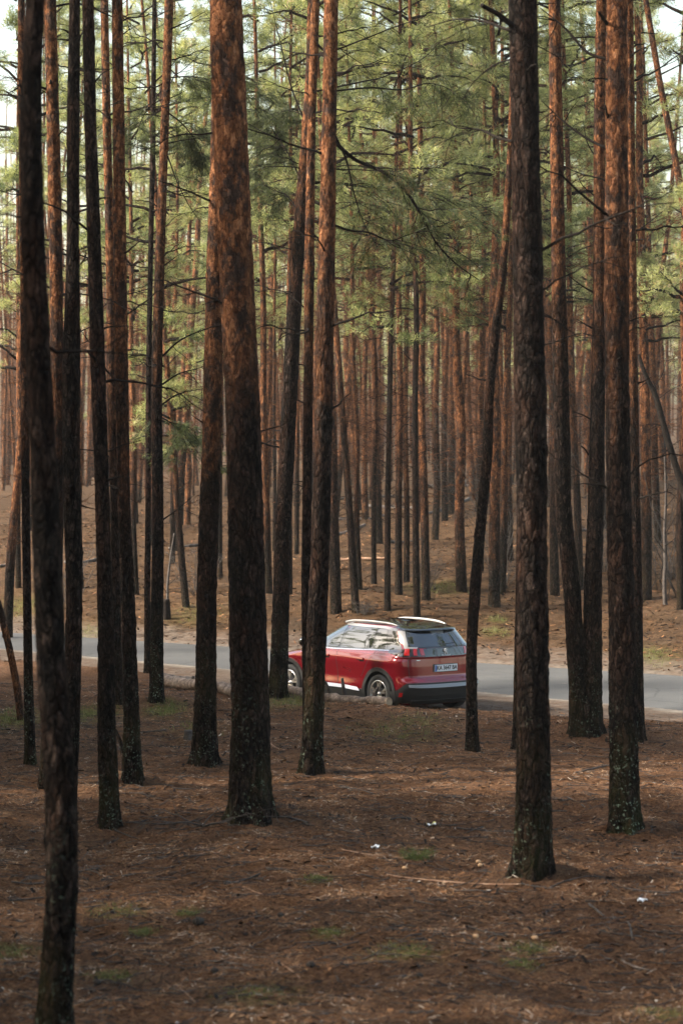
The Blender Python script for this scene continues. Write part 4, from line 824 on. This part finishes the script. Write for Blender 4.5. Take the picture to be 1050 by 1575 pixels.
def quadside(name, xb0, xb1, xt0, xt1, zb, zt_, off, m, side=1, parent=None, n=14, k=8):
    u_, v_ = np.meshgrid(np.linspace(0, 1, n), np.linspace(0, 1, k), indexing='ij'); z0 = zb if callable(zb) else (lambda x: zb+0*x); z1 = zt_ if callable(zt_) else (lambda x: zt_+0*x)
    xb = xb0+(xb1-xb0)*u_; xt = xt0+(xt1-xt0)*u_; x = xb+(xt-xb)*v_; z = z0(xb)+(z1(xt)-z0(xb))*v_
    return panel(name, np.stack([x, side*yhalf(x, z), z], -1), off, m, parent)
def arcp(name, a0, a1, zb, zt_, off, m, parent=None, n=24, k=8, slant=0):
    u_, v_ = np.meshgrid(np.linspace(0, 1, n), np.linspace(0, 1, k), indexing='ij'); z0 = zb if callable(zb) else (lambda a: zb+0*a); z1 = zt_ if callable(zt_) else (lambda a: zt_+0*a)
    a = a0+(a1-a0)*u_+slant*(v_-.5); z = z0(a)+(z1(a)-z0(a))*v_
    return panel(name, outl(a, z), off, m, parent)
# shell
zl = np.unique(np.r_[np.arange(.16, .78, .03), np.arange(.78, 1.20, .01), np.arange(1.2, 1.5, .03), np.arange(1.5, 1.621, .006), 1.62]); rows = []
for z in zl:
    A = outl(np.linspace(0, 88, 16), z); xr, xf = iz(XRt, z), iz(XFt, z); x2 = np.linspace(xr+RR_*1.02, xf-RF_, 34); x3 = xf-RF_*(np.cos(np.linspace(0, np.pi/2, 14))[1:]**(2/2.4))
    X_ = np.r_[A[:, 0], x2, x3]; Y_ = np.r_[A[:, 1], yhalf(x2, z), yhalf(np.minimum(x3, xf-1e-5), z)]; Y_[-1] = 0
    rows.append(np.column_stack([np.r_[X_, X_[-2:0:-1]], np.r_[Y_, -Y_[-2:0:-1]], np.full(2*len(X_)-2, z)]))
S = np.stack(rows); nz_, ns_ = S.shape[:2]; idx = np.arange(nz_*ns_).reshape(nz_, ns_); i2 = np.roll(idx, -1, 1)
F = np.stack([idx[:-1], idx[1:], i2[1:], i2[:-1]], -1).reshape(-1, 4); Fl = [tuple(f) for f in F]; V = S.reshape(-1, 3)
Fl += [tuple(idx[0]), tuple(idx[-1][::-1])]
me = mesh('shell', V, Fl, [RED, BLK, PLA]); mi = np.zeros(len(Fl), int)
shell = link('body', me, car)
cb_ = Bag()
for x in (.85, 3.525):
    for s in (1, -1):
        V, F = tube(np.array([[x, s*.52, .345], [x, s*1.1, .345]]), [.405, .405], 40); cb_.add((V, F))
cut = link('cutter', clean_mesh('cutter', np.vstack(cb_.V), np.vstack(cb_.F), [PLA], False))
cut.data.materials.clear(); cut.data.materials.append(RED); cut.data.materials.append(BLK); cut.data.materials.append(PLA); cut.data.polygons.foreach_set('material_index', [2]*len(cut.data.polygons))
cut.matrix_world = Matrix.Translation(CARP) @ Mx
md = shell.modifiers.new('b', 'BOOLEAN'); md.operation = 'DIFFERENCE'; md.object = cut; md.solver = 'EXACT'
bpy.context.view_layer.update(); dg = bpy.context.evaluated_depsgraph_get(); nm = bpy.data.meshes.new_from_object(shell.evaluated_get(dg)); shell.modifiers.clear(); shell.data = nm; bpy.data.objects.remove(cut)
import bmesh
def split_off(src, test, name, m):
    a = bmesh.new(); a.from_mesh(src.data); b = a.copy()
    bmesh.ops.delete(a, geom=[f for f in a.faces if test(f)], context='FACES'); bmesh.ops.delete(b, geom=[f for f in b.faces if not test(f)], context='FACES')
    a.to_mesh(src.data); me = bpy.data.meshes.new(name); b.to_mesh(me); a.free(); b.free(); me.materials.clear(); me.materials.append(m)
    for p_ in me.polygons: p_.material_index = 0
    return link(name, me, car)
def rooft(f):
    c = f.calc_center_median(); return (c.z > 1.545) or (c.z > 1.46 and c.x < .75 and abs(c.y) < .60) or (c.z > 1.07 and c.x > 2.55 and f.normal.x > .45 and abs(c.y) < .75)
roof = split_off(shell, rooft, 'roof', BLK)
for me_ in (shell.data, roof.data): me_.polygons.foreach_set('use_smooth', [True]*len(me_.polygons))
belt = lambda x: 1.085+.055*sst(2.4, .5, x)
topz = lambda x: 1.475-.05*sst(1.1, .4, x)-.16*np.clip((x-2.45)/.6, 0, 1)
for s in (1, -1):
    fr_ = quadside('window_surround', .36, 3.15, .66, 2.66, lambda x: belt(x)-.012, lambda x: topz(x)+.012, .003, BLK, s, n=50)
    quadside('window', 2.10, 3.02, 2.06, 2.62, lambda x: belt(x)+.008, topz, .007, GLA, s, fr_)
    quadside('window', 1.17, 2.02, 1.17, 1.96, lambda x: belt(x)+.008, topz, .007, GLA, s, fr_)
    quadside('window', .74, 1.12, .90, 1.12, lambda x: belt(x)+.008, topz, .007, GLA, s, fr_)
    quadside('window', .36, .69, .60, .66, lambda x: belt(x)+.012, lambda x: topz(x)-.06, .007, GLA, s, fr_)
    quadside('window_trim', .34, 3.15, .36, 3.14, lambda x: belt(x)-.028, lambda x: belt(x)-.010, .006, CHR, s, n=50, k=3)
    quadside('window_trim', .66, 2.66, .66, 2.64, lambda x: topz(x)+.010, lambda x: topz(x)+.050, .006, SIL, s, n=40, k=3)
    quadside('pillar_trim', .19, .33, .34, .66, 1.165, 1.465, .008, SIL, s)
    # seams, handles, sill
    for x0, x1 in ((2.06, 2.06), (3.10, 3.12)): quadside('door_seam', x0, x0+.012, x1, x1+.012, .42, belt(x0)-.02, .0015, PLA, s, n=2, k=14)
    quadside('door_seam', 1.36, 1.372, .98, .992, .62, 1.09, .0015, PLA, s, n=2, k=14)
    for x0 in (1.25, 2.28):
        h_ = quadside('door_handle', x0, x0+.22, x0+.01, x0+.21, .925, .957, .022, RED, s, n=8, k=4); quadside('handle_recess', x0-.01, x0+.14, x0, x0+.13, .895, .925, .002, BLK, s, h_, n=6, k=3)
    quadside('sill_cladding', 1.29, 3.09, 1.29, 3.09, .19, .40, .014, PLA, s, n=30)
    u_, v_ = np.meshgrid(np.linspace(0, 1, 30), np.linspace(0, 1, 4), indexing='ij'); x = 1.36+1.66*u_+.12*(1-u_)*v_; z = .385+.055*v_-.02*sst(1.9, 1.4, x)
    panel('sill_trim', np.stack([x, s*(yhalf(x, z)+.045*(1-v_)+.004), z], -1), .0, simple('sill_chrome', (.33, .33, .34), .35, .9))
    for cx in (.85, 3.525):
        th, rr_ = np.meshgrid(np.radians(np.linspace(-22, 202, 48)), np.linspace(.402, .472, 5), indexing='ij'); x = cx+rr_*np.cos(th); z = np.maximum(.345+rr_*np.sin(th), .18)
        panel('wheel_arch_trim', np.stack([x, s*(yhalf(np.clip(x, .1, 4.3), z)), z], -1), .016, PLA, thick=.04)
    # mirror
    V, F = tube(np.array([[2.92, s*.86, 1.10], [2.94, s*.93, 1.12], [2.95, s*.97, 1.14], [2.95, s*1.03, 1.15], [2.95, s*1.08, 1.14]]), [.03, .05, .085, .09, .05], 14); V[:, 0] = 2.94+(V[:, 0]-2.94)*.9
    link('wing_mirror', clean_mesh('wing_mirror', V, F, [BLK]), car)
    # lamps
    lm = arcp('tail_light', s*21, s*97, lambda a: 1.035+.05*np.clip((np.abs(a)-70)/27, 0, 1), lambda a: 1.160-.03*np.clip((np.abs(a)-60)/37, 0, 1), .012, LMP, n=30)
    for a0, a1 in ((24, 30), (36, 43), (51, 62)): arcp('red_bar', s*a0, s*a1, 1.05, 1.165, .018, LRD, lm, n=6, k=5, slant=s*6)
    arcp('reflector', s*66, s*74, .335, .405, .022, LRD, n=5, k=3)
    arcp('tailgate_seam', s*47, s*48.2, .66, 1.02, .0015, PLA, n=2, k=10)
    V, F = tube(smooth_path(np.array([[.72, s*.535, 1.528], [.86, s*.550, 1.556], [1.25, s*.575, 1.582], [1.7, s*.585, 1.584], [2.05, s*.58, 1.566], [2.22, s*.575, 1.535]]), 26), 1., 10); c_ = smooth_path(np.array([[.72, s*.535, 1.528], [.86, s*.550, 1.556], [1.25, s*.575, 1.582], [1.7, s*.585, 1.584], [2.05, s*.58, 1.566], [2.22, s*.575, 1.535]]), 26)
    for k_ in range(26):
        d_ = V[k_*10:k_*10+10]-c_[k_]; V[k_*10:k_*10+10] = c_[k_]+d_*np.array([.02, .016, .022])
    link('roof_rail', clean_mesh('roof_rail', V, F, [SIL]), car)
arcp('rear_bumper', -106, 106, .22, lambda a: .575-.16*sst(55, 92, np.abs(a)), .010, PLA, n=60, k=12)
bt = arcp('bumper_trim', -56, 56, lambda a: .485+.02*(np.abs(a)/56)**2, .548, .024, simple('bumper_silver', (.20, .20, .205), .4, .5), n=40, k=5)
for v_ in bt.data.vertices: v_.co.x -= .03*(.553-v_.co.z)/.078
arcp('bumper_skid', -45, 45, .20, .27, .02, PLA, n=30, k=3)
arcp('tailgate_strip', -21, 21, 1.022, 1.172, .010, BLK, n=24)
gl = arcp('rear_surround', -64, 64, 1.176, 1.475, .004, BLK, n=40, k=12); arcp('rear_window', -58, 58, 1.192, 1.452, .009, GLA, gl, n=40, k=12)
sp = arcp('spoiler', -70, 70, 1.472, 1.535, .0, BLK, n=40, k=6)
me_ = sp.data; co = np.array([v.co[:] for v in me_.vertices]); lowm = co[:, 2] < 1.51
co[:, 0] -= .10*np.exp(-((co[:, 2]-1.485)/.035)**2)*(1-np.abs(co[:, 1]/.66)**4*.5); me_.vertices.foreach_set('co', co.astype(np.float32).ravel())
V, F = tube(np.array([[.185, .08, 1.235], [.17, -.05, 1.225], [.18, -.30, 1.24]]), [.018, .014, .008], 8); link('wiper', clean_mesh('wiper', V, F, [PLA]), car)
pr = arcp('plate_frame', -9.7, 9.7, .748, .886, .003, RIMD, n=16, k=4)  # dark frame slightly larger than the number plate
def flatx(name, x, y0, y1, z0, z1, m, th=.008, parent=None, tilt=0):
    V = [(x-th, y0, z0), (x-th, y1, z0), (x-th+tilt, y1, z1), (x-th+tilt, y0, z1), (x+.004, y0, z0), (x+.004, y1, z0), (x+.004+tilt, y1, z1), (x+.004+tilt, y0, z1)]
    return link(name, mesh(name, V, [(0, 1, 2, 3), (7, 6, 5, 4), (4, 5, 1, 0), (3, 2, 6, 7), (0, 3, 7, 4), (1, 5, 6, 2)], [m], False), parent or car)
pl = flatx('number_plate', .072, -.262, .262, .758, .875, PLW); flatx('plate_band', .064, .215, .258, .762, .871, PLB, .0015, pl)
def text(name, s, size, x, y, z, m, parent, bold=.0, sx=1.):
    cu = bpy.data.curves.new(name, 'FONT'); cu.body = s; cu.size = size; cu.align_x = 'CENTER'; cu.align_y = 'CENTER'; cu.extrude = .0015; cu.offset = bold
    o = bpy.data.objects.new(name, cu); COL.objects.link(o); bpy.context.view_layer.update(); me = bpy.data.meshes.new_from_object(o.evaluated_get(bpy.context.evaluated_depsgraph_get())); bpy.data.objects.remove(o)
    co = np.array([v.co[:] for v in me.vertices]); V = np.column_stack([x-co[:, 2], y-co[:, 0]*sx, z+co[:, 1]]); me.vertices.foreach_set('co', V.astype(np.float32).ravel()); me.materials.clear(); me.materials.append(m); me.update()
    return link(name, me, parent)
text('plate_lettering', 'KA 3647 BA', .103, .0622, -.018, .817, INK, pl, .0022, .88)
bd = text('brand_lettering', 'PEUGEOT', .028, .066, 0, 1.04, PLW, car, .0006, 1.7)
text('model_lettering', 'BlueHDi', .03, .112, .50, .965, CHR, car, .0006, 1.2) if False else arcp('model_badge', 27, 33, .962, .974, .006, CHR, n=4, k=2)
# rearing lion emblem as a small cast relief
lion = [(-.004,.052),(.010,.056),(.022,.050),(.026,.040),(.018,.034),(.030,.026),(.038,.030),(.036,.020),(.022,.012),(.020,.002),(.030,-.010),(.036,-.030),(.044,-.046),(.032,-.046),(.024,-.030),(.012,-.014),(.004,-.024),(-.006,-.046),(-.020,-.046),(-.010,-.026),(-.004,-.008),(-.008,.004),(-.026,-.002),(-.034,.006),(-.022,.012),(-.034,.020),(-.024,.026),(-.010,.026),(-.018,.036),(-.014,.046)]
n = len(lion); V = [(.074, -a, 1.108+b) for a, b in lion]+[(.098, -a, 1.108+b) for a, b in lion]; F = [tuple(range(n)), tuple(range(2*n-1, n-1, -1))]+[(i, i+n, (i+1) % n+n, (i+1) % n) for i in range(n)]
link('emblem', mesh('emblem', V, F, [simple('emblem_silver', (.62, .62, .63), .35, .3)], False), car)
# wheels
def wheel(x, s):
    y0 = s*.80; b = Bag(); prof = [(.235, -.105), (.30, -.112), (.335, -.098), (.345, -.06), (.345, .06), (.335, .098), (.30, .112), (.245, .108), (.235, .09)]
    def lathe(prof, seg=48):
        th = np.arange(seg)*2*np.pi/seg; P = np.array(prof); V = np.stack([P[:, 0:1]*np.cos(th)[None], s*P[:, 1:2]+0*th[None], P[:, 0:1]*np.sin(th)[None]], -1); i_ = np.arange(len(P)*seg).reshape(len(P), seg); j_ = np.roll(i_, -1, 1)
        return V.reshape(-1, 3), np.stack([i_[:-1], j_[:-1], j_[1:], i_[1:]], -1).reshape(-1, 4)
    e = bpy.data.objects.new('wheel', clean_mesh('wheel', *lathe(prof+[prof[0]]), [TYR])); COL.objects.link(e); e.parent = car; e.location = (x, y0, .345); e['label'] = 'alloy wheel with black tyre'
    link('rim', clean_mesh('rim', *lathe([(.245, .10), (.238, .112), (.222, .108), (.215, .06), (.21, -.08)]), [ALU]), e)
    link('brake_disc', clean_mesh('brake_disc', *lathe([(.215, .0), (.15, .02), (.15, .025), (.02, .025), (.0, .025)]), [RIMD]), e)
    for k in range(5):
        a = k*2*np.pi/5+.3; bb = Bag()
        for da in (-.13, .13):
            r_ = np.array([.035, .12, .225]); A = np.array([a+da*.5, a+da*.8, a+da*1.5]); wd = np.array([.020, .017, .020]); V = []
            for i in range(3):
                c = np.array([r_[i]*math.cos(A[i]), r_[i]*math.sin(A[i])]); t_ = np.array([-math.sin(A[i]), math.cos(A[i])])*wd[i]; yy = [.085, .098, .100][i]
                for q, dy in ((-1, 0), (1, 0), (.7, -.03), (-.7, -.03)): V.append((c[0]+t_[0]*q, s*(yy+dy), c[1]+t_[1]*q))
            F = [(i*4+j, i*4+(j+1) % 4, i*4+4+(j+1) % 4, i*4+4+j) for i in range(2) for j in range(4)]; bb.add((np.array(V), np.array(F)))
        link('spoke', bb.mesh('spoke', [ALU], False), e)
    link('hub_cap', clean_mesh('hub_cap', *lathe([(.0, .112), (.02, .110), (.035, .100), (.038, .06)], 24), [ALU]), e)
for x in (.85, 3.525):
    for s in (1, -1): wheel(x, s)
# front lights and grille, on the hidden side of the trees from here but part of the car
for s in (1, -1):
    u_, v_ = np.meshgrid(np.linspace(0, 1, 10), np.linspace(0, 1, 4), indexing='ij'); z = .74+.10*v_; x = 3.95+.40*u_; y = s*yhalf(x, z); panel('headlight', np.stack([x, y, z], -1), .008, simple('lamp_glass', (.5, .52, .55), .05, 0, 1.), n_ if False else None)
u_, v_ = np.meshgrid(np.linspace(-.42, .42, 10), np.linspace(0, 1, 5), indexing='ij'); z = .45+.28*v_; panel('grille', np.stack([iz(XFt, z)-.05*np.abs(u_)**2, u_, z], -1), .006, PLA)
#END
# ------------------------------------------------------------------ air
V = [(x, y, z) for x in (-70, 70) for y in (-20, 345) for z in (-3, 40)]
hz = link('haze', mesh('haze', V, [(0, 1, 3, 2), (4, 6, 7, 5), (0, 4, 5, 1), (2, 3, 7, 6), (0, 2, 6, 4), (1, 5, 7, 3)], None, False)); tag(hz, 'faint pale haze between the trunks', 'haze', kind='stuff')
m = bpy.data.materials.new('haze'); m.use_nodes = True; t = m.node_tree; t.nodes.remove(t.nodes['Principled BSDF']); pv = N(t, 'ShaderNodeVolumePrincipled')
pv.inputs['Color'].default_value = (.97, .92, .84, 1); pv.inputs['Density'].default_value = .0003; pv.inputs['Anisotropy'].default_value = .3; t.links.new(pv.outputs[0], t.nodes['Material Output'].inputs['Volume']); hz.data.materials.append(m)
